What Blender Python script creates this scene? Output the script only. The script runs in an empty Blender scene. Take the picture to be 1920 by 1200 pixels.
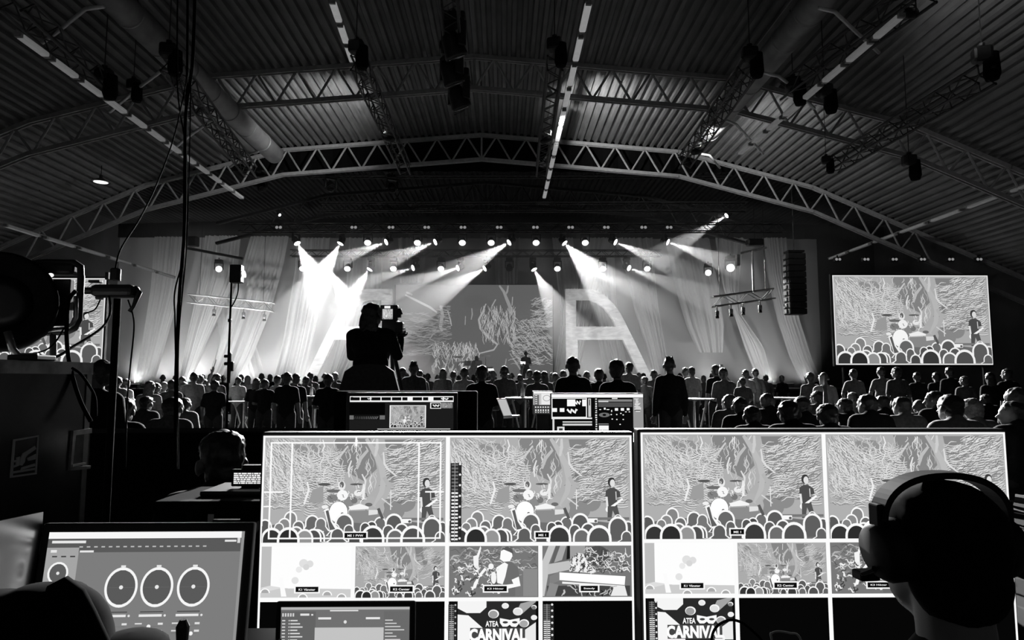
import bpy, bmesh, math, random
from mathutils import Vector, Matrix, Euler
random.seed(7)
R = math.radians
scene = bpy.context.scene
COL = scene.collection
# ------------------------------------------------------------------ camera
FPX, PITCH, YAW, EYE = 1250.0, R(5.12), R(0.69), 1.5
cam_d = bpy.data.cameras.new('camera'); cam = bpy.data.objects.new('camera', cam_d); COL.objects.link(cam)
cam_d.sensor_width = 36; cam_d.lens = FPX / 1920 * 36; cam_d.clip_start = .02; cam_d.clip_end = 200
cam.location = (0, 0, EYE); cam.rotation_euler = (R(90) + PITCH, 0, -YAW)
scene.camera = cam
# ------------------------------------------------------------------ world, exposure
w = bpy.data.worlds.new('world'); scene.world = w; w.use_nodes = True
WORLD = .055
w.node_tree.nodes['Background'].inputs[0].default_value = (.9, .9, .9, 1)
w.node_tree.nodes['Background'].inputs[1].default_value = WORLD
vs = scene.view_settings
vs.view_transform = 'Standard'; vs.look = 'None'; vs.gamma = 1; vs.use_curve_mapping = False; vs.exposure = 0
cy = scene.cycles
cy.use_denoising = True; cy.max_bounces = 5; cy.diffuse_bounces = 1; cy.glossy_bounces = 2
cy.transmission_bounces = 3; cy.volume_bounces = 0; cy.transparent_max_bounces = 6
cy.caustics_reflective = False; cy.caustics_refractive = False; cy.sample_clamp_indirect = 3
# light levels (watts)
BEAM_W, RIM_W, CYC_W, DRAPE_W, UP_W, HAZE = 4000, 60000, 260, 1300, 1500, .07
# ------------------------------------------------------------------ pixel -> world
_f = Vector((math.sin(YAW) * math.cos(PITCH), math.cos(YAW) * math.cos(PITCH), math.sin(PITCH)))
_r = Vector((math.cos(YAW), -math.sin(YAW), 0)); _u = _r.cross(_f)
EYEV = Vector((0, 0, EYE))
def ray(px, py): return _f + _r * ((px - 960) / FPX) + _u * ((600 - py) / FPX)
def P(px, py, Y): d = ray(px, py); return EYEV + d * (Y / d.y)
def PZ(px, py, z): d = ray(px, py); return EYEV + d * ((z - EYE) / d.z)
def lin(g):
    c = g / 255.0
    return c / 12.92 if c <= .04045 else ((c + .055) / 1.055) ** 2.4
# ------------------------------------------------------------------ materials
MATS = {}
def mat(name, g, rough=.7, metal=0, noise=.25, scale=8, bump=0, spec=.5, trans=0, sheen=0):
    if name in MATS: return MATS[name]
    m = bpy.data.materials.new(name); m.use_nodes = True; MATS[name] = m
    nt = m.node_tree; b = nt.nodes['Principled BSDF']
    b.inputs['Roughness'].default_value = rough; b.inputs['Metallic'].default_value = metal
    b.inputs['Specular IOR Level'].default_value = spec
    if sheen: b.inputs['Sheen Weight'].default_value = sheen; b.inputs['Sheen Roughness'].default_value = .35
    tc = nt.nodes.new('ShaderNodeTexCoord'); n = nt.nodes.new('ShaderNodeTexNoise')
    n.inputs['Scale'].default_value = scale; n.inputs['Detail'].default_value = 3
    nt.links.new(tc.outputs['Object'], n.inputs['Vector'])
    cr = nt.nodes.new('ShaderNodeValToRGB')
    lo, hi = g * (1 - noise), g * (1 + noise)
    cr.color_ramp.elements[0].position = .3; cr.color_ramp.elements[1].position = .7
    cr.color_ramp.elements[0].color = (lo, lo, lo, 1); cr.color_ramp.elements[1].color = (hi, hi, hi, 1)
    nt.links.new(n.outputs['Fac'], cr.inputs['Fac']); nt.links.new(cr.outputs['Color'], b.inputs['Base Color'])
    if bump:
        bp = nt.nodes.new('ShaderNodeBump'); bp.inputs['Strength'].default_value = bump; bp.inputs['Distance'].default_value = .02
        nt.links.new(n.outputs['Fac'], bp.inputs['Height']); nt.links.new(bp.outputs['Normal'], b.inputs['Normal'])
    if trans:
        t = nt.nodes.new('ShaderNodeBsdfTranslucent'); t.inputs['Color'].default_value = (g, g, g, 1)
        mx = nt.nodes.new('ShaderNodeMixShader'); mx.inputs[0].default_value = trans
        nt.links.new(b.outputs[0], mx.inputs[1]); nt.links.new(t.outputs[0], mx.inputs[2])
        nt.links.new(mx.outputs[0], nt.nodes['Material Output'].inputs['Surface'])
    return m
def emit(name, strength, g=1.0):
    if name in MATS: return MATS[name]
    m = bpy.data.materials.new(name); m.use_nodes = True; MATS[name] = m
    nt = m.node_tree; nt.nodes.remove(nt.nodes['Principled BSDF'])
    e = nt.nodes.new('ShaderNodeEmission'); e.inputs[0].default_value = (g, g, g, 1); e.inputs[1].default_value = strength
    nt.links.new(e.outputs[0], nt.nodes['Material Output'].inputs['Surface'])
    return m
def emit_attr(name, strength):
    if name in MATS: return MATS[name]
    m = emit(name, strength); nt = m.node_tree
    a = nt.nodes.new('ShaderNodeAttribute'); a.attribute_name = 'col'
    e = [n for n in nt.nodes if n.type == 'EMISSION'][0]
    nt.links.new(a.outputs['Color'], e.inputs[0]); return m
M_BLACK = mat('black_plastic', .012, .5, noise=.3)
M_BLACKM = mat('black_powder_coat', .02, .45, noise=.3)
M_CLOTHK = mat('black_cloth', .006, .95, noise=.4, scale=30, spec=.1)
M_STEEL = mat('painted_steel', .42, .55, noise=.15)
M_ALU = mat('aluminium', .55, .3, metal=.9, noise=.15)
M_DECKSHADE = mat('shaded_deck', .025, .8, noise=.3, scale=1.5, spec=.2)  # same deck with the shade beyond the second truss put into its colour
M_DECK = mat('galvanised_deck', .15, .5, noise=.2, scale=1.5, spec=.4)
M_DUCT = mat('duct_metal', .3, .5, metal=.2, noise=.2, scale=3)
M_TUBE = mat('lamp_diffuser', .75, .35, noise=.08)
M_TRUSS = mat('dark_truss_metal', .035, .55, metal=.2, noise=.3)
M_TRUSSA = mat('bare_truss_metal', .5, .35, metal=.6, noise=.2)
M_DRAPE = mat('white_voile', .8, .9, noise=.08, spec=.1, trans=.45)
M_CYC = mat('grey_cyclorama', .35, .95, noise=.08, scale=.5, spec=.1)
M_FLOOR = mat('dark_floor', .006, .8, noise=.3, scale=2)
M_WALL = mat('dark_wall', .05, .9, noise=.25, scale=.8)
M_LENS = emit('lamp_lens_lit', 6)
M_LENSD = emit('lamp_lens_dim', .25)
M_CABLE = mat('cable_rubber', .002, .9, noise=.2, spec=.03)
M_PIPE = mat('bright_conduit', .9, .35, metal=.3, noise=.08)
# ------------------------------------------------------------------ mesh builder
class MB:
    def __init__(s): s.v = []; s.f = []
    def add(s, vs, fs):
        o = len(s.v); s.v += [tuple(v) for v in vs]; s.f += [tuple(i + o for i in f) for f in fs]; return s
    def box(s, c, d, rot=None, bev=0):
        x, y, z = (k / 2 for k in d); c = Vector(c)
        if bev:
            b = min(bev, x * .9, y * .9, z * .9); pts = []
            bm = bmesh.new(); bmesh.ops.create_cube(bm, size=1)
            for v in bm.verts: v.co = Vector((v.co.x * d[0], v.co.y * d[1], v.co.z * d[2]))
            bmesh.ops.bevel(bm, geom=bm.edges[:], offset=b, segments=2, affect='EDGES', profile=.5)
            bm.verts.index_update()
            vs = [(rot @ v.co if rot else v.co) + c for v in bm.verts]; fs = [[v.index for v in f.verts] for f in bm.faces]
            bm.free(); return s.add(vs, fs)
        vs = [Vector((i * x, j * y, k * z)) for k in (-1, 1) for j in (-1, 1) for i in (-1, 1)]
        vs = [(rot @ v if rot else v) + c for v in vs]
        return s.add(vs, [(0, 2, 3, 1), (4, 5, 7, 6), (0, 1, 5, 4), (2, 6, 7, 3), (0, 4, 6, 2), (1, 3, 7, 5)])
    def tube(s, pts, r, n=8, caps=True):
        pts = [Vector(p) for p in pts]; rs = r if isinstance(r, (list, tuple)) else [r] * len(pts)
        vs = []; fs = []; prev = None
        for i, p in enumerate(pts):
            t = (pts[min(i + 1, len(pts) - 1)] - pts[max(i - 1, 0)]).normalized()
            if prev is None:
                a = t.cross(Vector((0, 0, 1)) if abs(t.z) < .9 else Vector((1, 0, 0))).normalized()
            else:
                a = (prev - t * prev.dot(t)).normalized()
            prev = a; b = t.cross(a)
            for k in range(n):
                an = 2 * math.pi * k / n; vs.append(p + (a * math.cos(an) + b * math.sin(an)) * rs[i])
        for i in range(len(pts) - 1):
            for k in range(n):
                fs.append((i * n + k, i * n + (k + 1) % n, (i + 1) * n + (k + 1) % n, (i + 1) * n + k))
        if caps: fs.append(tuple(range(n))[::-1]); fs.append(tuple((len(pts) - 1) * n + k for k in range(n)))
        return s.add(vs, fs)
    def lathe(s, prof, n=20, c=(0, 0, 0), rot=None):
        # prof: (radius, axial) pairs, axis +Z
        c = Vector(c); vs = []; fs = []
        for r_, z_ in prof:
            for k in range(n):
                a = 2 * math.pi * k / n; v = Vector((r_ * math.cos(a), r_ * math.sin(a), z_)); vs.append((rot @ v if rot else v) + c)
        m = len(prof)
        for i in range(m - 1):
            for k in range(n): fs.append((i * n + k, i * n + (k + 1) % n, (i + 1) * n + (k + 1) % n, (i + 1) * n + k))
        if prof[0][0] > 1e-4: fs.append(tuple(range(n))[::-1])
        if prof[-1][0] > 1e-4: fs.append(tuple((m - 1) * n + k for k in range(n)))
        return s.add(vs, fs)
    def ell(s, c, rad, n=14, m=8, rot=None):
        c = Vector(c); vs = []; fs = []
        for i in range(m + 1):
            th = math.pi * i / m
            for k in range(n):
                a = 2 * math.pi * k / n
                v = Vector((rad[0] * math.sin(th) * math.cos(a), rad[1] * math.sin(th) * math.sin(a), rad[2] * math.cos(th)))
                vs.append((rot @ v if rot else v) + c)
        for i in range(m):
            for k in range(n): fs.append((i * n + k, (i + 1) * n + k, (i + 1) * n + (k + 1) % n, i * n + (k + 1) % n))
        return s.add(vs, fs)
    def cap(s, a, b, ra, rb, n=10):      # tapered capsule
        s.tube([a, b], [ra, rb], n); s.ell(a, (ra,) * 3, n, 6); s.ell(b, (rb,) * 3, n, 6); return s
    def prism(s, poly, d):               # closed outline of 3D points, extruded by vector d
        poly = [Vector(p) for p in poly]; d = Vector(d); n = len(poly)
        return s.add(poly + [p + d for p in poly], [tuple(range(n)), tuple(range(n, 2 * n))[::-1]] + [(i, i + n, (i + 1) % n + n, (i + 1) % n) for i in range(n)])
    def mesh(s, name, smooth=False):
        me = bpy.data.meshes.new(name); me.from_pydata(s.v, [], s.f); me.validate()
        bm = bmesh.new(); bm.from_mesh(me); bmesh.ops.recalc_face_normals(bm, faces=bm.faces[:]); bm.to_mesh(me); bm.free()
        if smooth:
            for p in me.polygons: p.use_smooth = True
        return me
    def build(s, name, m, parent=None, smooth=False):
        return link(name, s.mesh(name, smooth), m, parent)
def link(name, me, m, parent=None):
    o = bpy.data.objects.new(name, me); COL.objects.link(o)
    if m is not None and not me.materials: me.materials.append(m)
    if parent: o.parent = parent
    return o
def tag(o, label=None, cat=None, group=None, kind=None):
    if label: o['label'] = label
    if cat: o['category'] = cat
    if group: o['group'] = group
    if kind: o['kind'] = kind
    return o
def thing(name, label, cat, loc=(0, 0, 0), rz=0, group=None):
    o = bpy.data.objects.new(name, None); COL.objects.link(o); o.empty_display_size = .1
    o.location = loc; o.rotation_euler = (0, 0, rz); return tag(o, label, cat, group)
def copy_tree(o, parent=None):
    c = o.copy(); COL.objects.link(c); c.parent = parent
    for ch in list(o.children): copy_tree(ch, c)
    return c
def spot(name, loc, target, power, size, blend=.4, radius=.05, parent=None):
    l = bpy.data.lights.new(name, 'SPOT'); l.energy = power; l.spot_size = R(size); l.spot_blend = blend; l.shadow_soft_size = radius
    o = bpy.data.objects.new(name, l); COL.objects.link(o); o.location = loc
    o.rotation_euler = (Vector(target) - Vector(loc)).to_track_quat('-Z', 'Y').to_euler(); return o
ZUP = Vector((0, 0, 1))
def aim(d): return Vector(d).to_track_quat('Z', 'Y').to_matrix()
# ------------------------------------------------------------------ hall shell
BACKY, WALLX = 38.0, 21.5
def tz(px, py): return P(px, py, 18.3)
RIDGE = -.85
ap = tz(885, 103); b1 = (tz(397, 140).z + tz(1373, 145).z) / 2; b2 = (tz(50, 230).z + tz(1683, 227).z) / 2
x1 = (tz(1373, 145).x - tz(397, 140).x) / 2; x2 = (tz(1700, 230).x - tz(50, 230).x) / 2
PROF = [(-18.4, 5.0), (-15.2, 7.55), (-x2, b2), (-x1, b1), (0, ap.z), (x1, b1), (x2, b2), (15.2, 7.55), (19.8, 4.4)]
PROF = [(x + RIDGE, z) for x, z in PROF]
PROF[0] = (-WALLX, PROF[0][1]); PROF[-1] = (WALLX, PROF[-1][1])
def prof_z(x):
    for (xa, za), (xb, zb) in zip(PROF, PROF[1:]):
        if xa <= x <= xb: return za + (zb - za) * (x - xa) / (xb - xa)
    return PROF[0][1]
PROF2 = [(-WALLX, 10.2), (RIDGE, ap.z + .1), (WALLX, 10.2)]      # higher stage house
def prof_z2(x): return PROF2[1][1] + (10.2 - PROF2[1][1]) * min(1, abs(x - RIDGE) / WALLX)
TRUSSY = [6.1, 12.2, 18.3, 24.4, 30.5, 36.6]
fl = MB().box((0, 16, -.1), (2 * WALLX, 46, .2)).build('floor', M_FLOOR); tag(fl, 'dark hall floor under the crowd and desks', None, kind='structure')
for s, nm in ((-1, 'left'), (1, 'right')):
    zt = 10.4
    tag(MB().box((s * (WALLX + .15), 16, zt / 2), (.3, 46, zt)).build('wall_' + nm, M_WALL), 'dark side wall of the hall, %s' % nm, kind='structure')
tag(MB().prism([(-WALLX, BACKY, 0), (WALLX, BACKY, 0)] + [(x, BACKY, z) for x, z in PROF2[::-1]], (0, .3, 0)).build('wall_back', M_CLOTHK), 'black rear wall behind the stage', kind='structure')
ceil = thing('ceiling', 'corrugated metal roof deck over the hall', None); ceil['kind'] = 'structure'
RIB = .26
ys = [-7.0, 0.0] + TRUSSY + [BACKY]
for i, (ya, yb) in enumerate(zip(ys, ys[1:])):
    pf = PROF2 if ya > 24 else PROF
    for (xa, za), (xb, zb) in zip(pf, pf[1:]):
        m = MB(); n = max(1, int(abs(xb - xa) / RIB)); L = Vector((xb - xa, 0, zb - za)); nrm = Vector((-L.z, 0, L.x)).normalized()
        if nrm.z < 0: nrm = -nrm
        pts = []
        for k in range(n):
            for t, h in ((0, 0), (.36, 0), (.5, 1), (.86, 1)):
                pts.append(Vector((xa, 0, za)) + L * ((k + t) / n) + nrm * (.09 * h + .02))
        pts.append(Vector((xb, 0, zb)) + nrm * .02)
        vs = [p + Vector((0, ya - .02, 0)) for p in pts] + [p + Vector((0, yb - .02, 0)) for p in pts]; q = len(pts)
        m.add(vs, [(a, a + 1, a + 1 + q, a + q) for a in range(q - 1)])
        m.build('roof_sheet', M_DECKSHADE if ya > 24 else M_DECK, ceil)
# roof trusses
def roof_truss(Y, label, PROF=PROF, M_STEEL=M_STEEL):
    t = thing('roof_truss', label, 'roof truss', (0, Y, 0), group='arched roof trusses')
    TD = 1.0
    top = [Vector((x, 0, z - .06)) for x, z in PROF]; bot = [Vector((x, 0, z - TD)) for x, z in PROF]
    for nm, line in (('top_chord', top), ('bottom_chord', bot)):
        m = MB()
        for a, b in zip(line, line[1:]):
            d = (b - a); rot = Matrix.Rotation(-math.atan2(d.z, d.x), 3, 'Y'); c = (a + b) / 2
            for sy in (-.06, .06): m.box(c + Vector((0, sy, 0)), (d.length + .02, .05, .12), rot)
        m.build(nm, M_STEEL, t)
    def at(line, x):
        for a, b in zip(line, line[1:]):
            if a.x <= x <= b.x: return a.lerp(b, (x - a.x) / (b.x - a.x))
        return line[-1]
    step = .56; k = 0; n = int(17.0 / step); lim = max(x for x, z in PROF) - .3
    for s in (-1, 1):
        for k in range(n):
            xa, xb = RIDGE + s * k * step, RIDGE + s * (k + 1) * step
            if abs(xb) > lim: break
            a, b = (at(bot, xa), at(top, xb)) if k % 2 == 0 else (at(top, xa), at(bot, xb))
            MB().tube([a, b], .036, 6).build('brace', M_STEEL, t)
    kp = len(PROF) // 2; MB().tube([bot[kp], top[kp]], .04, 6).build('king_post', M_STEEL, t)
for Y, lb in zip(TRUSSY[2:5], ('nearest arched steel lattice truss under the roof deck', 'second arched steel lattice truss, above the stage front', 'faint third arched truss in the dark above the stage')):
    roof_truss(Y, lb, *((PROF[2:-2], M_TRUSS) if Y > 30 else ()))  # third truss: darkness over the stage put into its metal colour
# round ducts
for (pa, pb, h, lb) in (((215, 0), (515, 290), 9.0, 'long round ventilation duct under the left roof slope'), ((1535, 0), (1310, 270), 9.0, 'long round ventilation duct under the right roof slope')):
    A, B = PZ(*pa, h), PZ(*pb, h); d = (B - A); A = A - d * .35
    t = thing('ventilation_duct', lb, 'duct', A)
    MB().tube([(0, 0, 0), B - A], .30, 20).build('pipe', M_DUCT, t, True)
    n = 10
    for k in range(1, n):
        p = (B - A) * (k / n); MB().tube([p - d.normalized() * .03, p + d.normalized() * .03], .312, 20).build('joint_ring', M_DUCT, t, True)
# fluorescent lamp lines
def glow_mat(name, g, e):  # weak glow put into tubes that are switched off
    m = mat(name, g, .35, noise=.08); b = m.node_tree.nodes['Principled BSDF']
    b.inputs['Emission Color'].default_value = (1, 1, 1, 1); b.inputs['Emission Strength'].default_value = e; return m
def lamp_line(pa, pb, z, n, lb, L=1.5, ext=0.0, lit=.06):
    A, B = (PZ(*pa, z), PZ(*pb, z)) if z else (Vector(pa), Vector(pb))
    x = (A.x + B.x) / 2 if z else None
    d = B - A; A = A - d * ext; d = B - A; u = d.normalized()
    for k in range(n):
        c = A + d * ((k + .5) / n)
        t = thing('fluorescent_lamp', lb, 'lamp', c, 0, lb)
        rot = aim(u)
        l2 = d.length / n * .39
        MB().box((0, 0, 0), (.15, .09, l2 * 2), rot, .03).build('diffuser', glow_mat('lamp_diffuser_%d' % int(lit * 1000), .7, lit), t)
        for s in (-1, 1): MB().box(u * s * (l2 + .03), (.12, .08, .06), rot).build('end_cap', M_STEEL, t)
    c = thing('lamp_rail', 'thin rail carrying ' + lb.split(' ', 1)[1], 'rail', A)
    MB().tube([(0, 0, .06), d + Vector((0, 0, .06))], .018, 6).build('rail_tube', M_STEEL, c)
lamp_line((1105, 0), (1020, 372), 9.35, 11, 'white tube lamp in the row right of the ridge', lit=.22)
lamp_line((622, 0), (662, 118), 9.35, 3, 'white tube lamp in the row left of the ridge', lit=.22)
lamp_line((30, 62), (455, 372), 7.6, 12, 'white tube lamp in the row over the left aisle', lit=.09)
lamp_line((1695, 25), (1385, 290), 7.9, 8, 'white tube lamp in the row over the right aisle', lit=.07)
lamp_line((14.6, 17.0, 6.9), (14.6, 29.5, 6.9), 0, 7, 'faint tube lamp along the right side wall', lit=.03)
lamp_line((-14.6, 17.5, 6.0), (-14.6, 29.5, 6.0), 0, 7, 'faint tube lamp along the left side wall', lit=.02)
# bent outrigger pipes
def bent(name, pts, z, r, lb, m=M_PIPE):
    Q = [PZ(a, b, z) for a, b in pts]; t = thing(name, lb, 'pipe', Q[0])
    MB().tube([q - Q[0] for q in Q], r, 8).build('pipe', m, t, True); return t
for i, (pts, z) in enumerate(((((72, 86), (105, 62), (160, 17), (195, 12)), 8.1), (((206, 210), (262, 163), (300, 135), (313, 133)), 8.0), (((318, 286), (345, 263), (395, 226), (410, 222)), 8.0), (((432, 313), (462, 290), (485, 284)), 8.2))):
    bent('bent_pipe', pts, z, .035, ('pale bent pipe at the top left corner of the roof', 'pale bent pipe beside the left hoist', 'pale bent pipe before the left round duct end', 'short bright bent pipe at the left duct end')[i])
for i, (pts, z) in enumerate(((((1535, 15), (1565, 22), (1605, 60), (1648, 99)), 8.3), (((1432, 137), (1460, 143), (1476, 155), (1527, 203)), 8.3), (((1362, 226), (1380, 233), (1412, 268), (1431, 288)), 8.2), (((1303, 287), (1330, 291), (1350, 315)), 8.4))):
    bent('bent_pipe', pts, z, .035, ('pale bent pipe crossing the thick dark truss at upper right', 'pale bent pipe between the two right hoists', 'pale bent pipe ending beside the right lamp row', 'bright bent pipe at the right truss end above the stage')[i])
# box trusses (rigging)
def box_truss(name, A, B, lb, w=.3, m=M_TRUSS, group=None, chord=.025, cat='lighting truss'):
    A, B = Vector(A), Vector(B); d = B - A; L = d.length; u = d.normalized()
    t = thing(name, lb, cat, A, group=group)
    side = u.cross(ZUP).normalized(); up = side.cross(u)
    cs = [(side * i + up * j) * w / 2 for i in (-1, 1) for j in (-1, 1)]
    for c in cs: MB().tube([c, d + c], chord, 6).build('chord', m, t)
    n = max(2, int(L / (w * 1.1))); mb = MB()
    for (i, j) in ((0, 1), (2, 3), (0, 2), (1, 3)):
        for k in range(n):
            a, b = (cs[i], cs[j]) if k % 2 == 0 else (cs[j], cs[i])
            mb.tube([u * (L * k / n) + a, u * (L * (k + 1) / n) + b], chord * .5, 4, False)
    tag(mb.build('lacing', m, t), kind='stuff')
    return t
def line_z(pa, pb, z): return PZ(*pa, z), PZ(*pb, z)
RT = {}
for key, pa, pb, z, lb in (('L1', (672, 118), (760, 318), 8.75, 'black rigging truss running to the stage left of the ridge'),
                           ('R1', (1041, 118), (1015, 322), 8.75, 'black rigging truss running to the stage right of the ridge'),
                           ('C', (838, -40), (862, 205), 8.9, 'short black rigging truss hanging along the ridge'),
                           ('L2', (318, 118), (470, 322), 8.0, 'black rigging truss beside the left round duct'),
                           ('R2', (1408, 122), (1283, 305), 8.2, 'black rigging truss beside the right round duct'),
                           ('L3', (20, 0), (200, 165), 7.9, 'dark rigging truss in the upper left corner'),
                           ('R3', (1735, -20), (1478, 172), 8.3, 'thick dark rigging truss in the upper right'),
                           ('R4', (1850, 140), (1560, 312), 7.2, 'dark rigging truss over the right aisle')):
    A, B = line_z(pa, pb, z); RT[key] = (A, B); box_truss('rigging_truss', A, B, lb, .42 if key in ('R3',) else .34, M_TRUSS, 'black rigging trusses', .03)
# chain hoists
def hoist(px, py, z, lb, s=1.0, bag=True):
    p = PZ(px, py, z); t = thing('chain_hoist', lb, 'hoist', p, random.uniform(-.4, .4), 'black chain hoists'); t.scale = (s, s, s)
    MB().box((0, 0, .1), (.34, .26, .3), None, .06).build('motor_body', M_BLACK, t)
    MB().lathe([(.02, .1), (.13, .1), (.15, -.3), (.11, -.42), (.02, -.44)], 12, (.14, 0, 0)).build('chain_bag', M_CLOTHK, t)
    MB().tube([(0, 0, .24), (0, 0, max(.3, (prof_z(p.x) - z) / s))], .012, 5).build('chain', M_BLACKM, t)
    MB().lathe([(.02, 0), (.06, .02), (.06, .07), (.02, .09)], 8, (0, 0, .25)).build('hook', M_BLACKM, t)
for a in ((668, 96, 8.9, 'black chain hoist at the near end of the truss left of the ridge'), (1040, 92, 8.9, 'black chain hoist at the near end of the truss right of the ridge'),
          (316, 104, 8.2, 'black chain hoist beside the left round duct'), (250, 165, 8.0, 'small black chain hoist near the left bent pipe', .8), (195, 150, 7.9, 'large dark chain hoist over the left lamp row'),
          (1406, 110, 8.4, 'black chain hoist beside the right round duct'), (1487, 165, 8.2, 'black chain hoist left of the right lamp row'), (1546, 178, 8.0, 'black chain hoist just right of the right lamp row'),
          (1842, 112, 7.6, 'lone black chain hoist at the upper right'), (1705, 308, 6.6, 'dark chain hoist hanging low over the right aisle', .9), (1549, 305, 7.2, 'small dark hoist at the right end of the roof truss', .7)):
    hoist(*a)
# ------------------------------------------------------------------ stage
STY = 29.6
st = thing('stage', 'dark raised concert stage behind the crowd', 'stage', (0, 33, 0))
MB().box((0, .6, .55), (36, 7.8, 1.1)).build('deck', M_BLACKM, st); MB().box((0, -3.32, .5), (36, .03, 1.0)).build('skirt', M_CLOTHK, st)
cyc = MB()
A, B = P(225, 445, 37), P(1530, 445, 37)
n = 120; vs = []
for k in range(n + 1):
    x = A.x + (B.x - A.x) * k / n; y = 37 + .05 * math.sin(k * 1.3)
    vs += [(x, y, 1.1), (x, y, min(A.z, prof_z2(x) - .15))]
cyc.add(vs, [(2 * k, 2 * k + 2, 2 * k + 3, 2 * k + 1) for k in range(n)])
tag(cyc.build('backdrop', M_CYC, None, True), 'pale grey cloth backdrop across the rear of the stage', 'backdrop')
# black border drape above the stage opening
zt = P(960, 447, 36.3).z
bd = MB(); vs = []; n = 160
for k in range(n + 1):
    x = -WALLX + .3 + (2 * WALLX - .6) * k / n; y = 36.3 + .06 * math.sin(k * 1.7); vs += [(x, y, zt), (x, y, prof_z2(x) - .2)]
bd.add(vs, [(2 * k, 2 * k + 2, 2 * k + 3, 2 * k + 1) for k in range(n)])
tag(bd.build('border_drape', M_CLOTHK), 'black border drape hanging above the stage opening', 'drape')
mk = MB(); vs = []; n = 120
for k in range(n + 1):
    x = -12 + 24 * k / n; y = 25.0 + .06 * math.sin(k * 1.7); vs += [(x, y, P(960, 322, 25).z), (x, y, prof_z2(x) - .05)]
mk.add(vs, [(2 * k, 2 * k + 2, 2 * k + 3, 2 * k + 1) for k in range(n)])
tag(mk.build('masking_drape', M_CLOTHK), 'black masking cloth hung behind the second roof truss', 'drape')
# ---- painter: flat pictures made of polygons with colour per vertex
class Pic:
    """flat picture: polygons in the unit square, each with a grey value and a stacking layer"""
    def __init__(s): s.p = []; s.cur = 0; s.floor = None
    def _l(s): s.cur += 1; return s.cur
    def poly(s, pts, g, l=None): s.p.append((list(pts), g, s._l() if l is None else l)); return s
    def rect(s, x0, y0, x1, y1, g): return s.poly([(x0, y0), (x1, y0), (x1, y1), (x0, y1)], g)
    def frame(s, x0, y0, x1, y1, t, g, tv=None):
        tv = tv or t; s.rect(x0, y0, x1, y0 + tv, g); s.rect(x0, y1 - tv, x1, y1, g); s.rect(x0, y0, x0 + t, y1, g); return s.rect(x1 - t, y0, x1, y1, g)
    def disc(s, x, y, rx, ry, g, n=18, a0=0, a1=2 * math.pi): return s.poly([(x + rx * math.cos(a0 + (a1 - a0) * k / n), y + ry * math.sin(a0 + (a1 - a0) * k / n)) for k in range(n)], g)
    def ring(s, x, y, rx, ry, t, g, n=28, asp=1):
        l = s._l()
        for k in range(n):
            a, b = 2 * math.pi * k / n, 2 * math.pi * (k + 1) / n
            s.poly([(x + rx * math.cos(a), y + ry * math.sin(a)), (x + rx * math.cos(b), y + ry * math.sin(b)), (x + (rx - t) * math.cos(b), y + (ry - t * asp) * math.sin(b)), (x + (rx - t) * math.cos(a), y + (ry - t * asp) * math.sin(a))], g, l)
        return s
    def stroke(s, pts, wd, g, asp=1.78, taper=True):
        n = len(pts); lay = s._l()
        L, Rr = [], []
        for i, (x, y) in enumerate(pts):
            xa, ya = pts[max(i - 1, 0)]; xb, yb = pts[min(i + 1, n - 1)]
            dx, dy = xb - xa, (yb - ya) / asp; l = math.hypot(dx, dy) or 1
            ww = wd * (.35 + .65 * math.sin(math.pi * (i + .5) / n)) if taper else wd
            nx, ny = -dy / l * ww / 2, dx / l * ww / 2 * asp
            L.append((x + nx, y + ny)); Rr.append((x - nx, y - ny))
        for i in range(n - 1): s.poly([L[i], L[i + 1], Rr[i + 1], Rr[i]], g, lay)
        return s
    def stamp(s, o, x0, y0, x1, y1, gain=1.0, off=0):
        if s.floor is None: s.floor = s.cur
        for pts, g, l in o.p: s.p.append(([(x0 + x * (x1 - x0), y0 + y * (y1 - y0)) for x, y in pts], min(255, g * gain + off), s.floor + l))
        s.cur = max(s.cur, s.floor + o.cur); return s
    def text(s, txt, x0, y0, x1, y1, g, bold=0):
        vs, fs = text_mesh(txt, bold); l = s._l()
        ax = min(v[0] for v in vs); bx = max(v[0] for v in vs); ay = min(v[1] for v in vs); by = max(v[1] for v in vs)
        T = lambda v: (x0 + (v[0] - ax) / (bx - ax) * (x1 - x0), y1 - (v[1] - ay) / (by - ay) * (y1 - y0))
        for f in fs: s.p.append(([T(vs[i]) for i in f], g, l))
        return s
    def build(s, name, W, H, m, parent, eps=2e-6, M=None):
        vs, fs, cs = [], [], []
        for pts, g, l in s.p:
            o = len(vs); c = lin(g)
            for x, y in pts: vs.append((x * W, -l * eps, -y * H)); cs.append(c)
            fs.append(tuple(range(o, o + len(pts))))
        me = bpy.data.meshes.new(name); me.from_pydata(vs, [], fs)
        at = me.attributes.new('col', 'FLOAT_COLOR', 'POINT')
        at.data.foreach_set('color', [q for c in cs for q in (c, c, c, 1)])
        o = link(name, me, m, parent)
        if M: o.matrix_local = M
        return o
_tc = {}
def text_mesh(txt, bold=0):
    if (txt, bold) in _tc: return _tc[(txt, bold)]
    cu = bpy.data.curves.new('t', 'FONT'); cu.body = txt; cu.offset = bold; cu.resolution_u = 3
    o = bpy.data.objects.new('t', cu); COL.objects.link(o); bpy.context.view_layer.update()
    me = bpy.data.meshes.new_from_object(o.evaluated_get(bpy.context.evaluated_depsgraph_get()))
    r_ = ([(v.co.x, v.co.y) for v in me.vertices], [tuple(p.vertices) for p in me.polygons])
    bpy.data.objects.remove(o); bpy.data.curves.remove(cu); bpy.data.meshes.remove(me)
    _tc[(txt, bold)] = r_; return r_
M_SCR = emit_attr('screen_picture', 1.0)
M_LED = emit_attr('led_wall_picture', .9)
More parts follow.
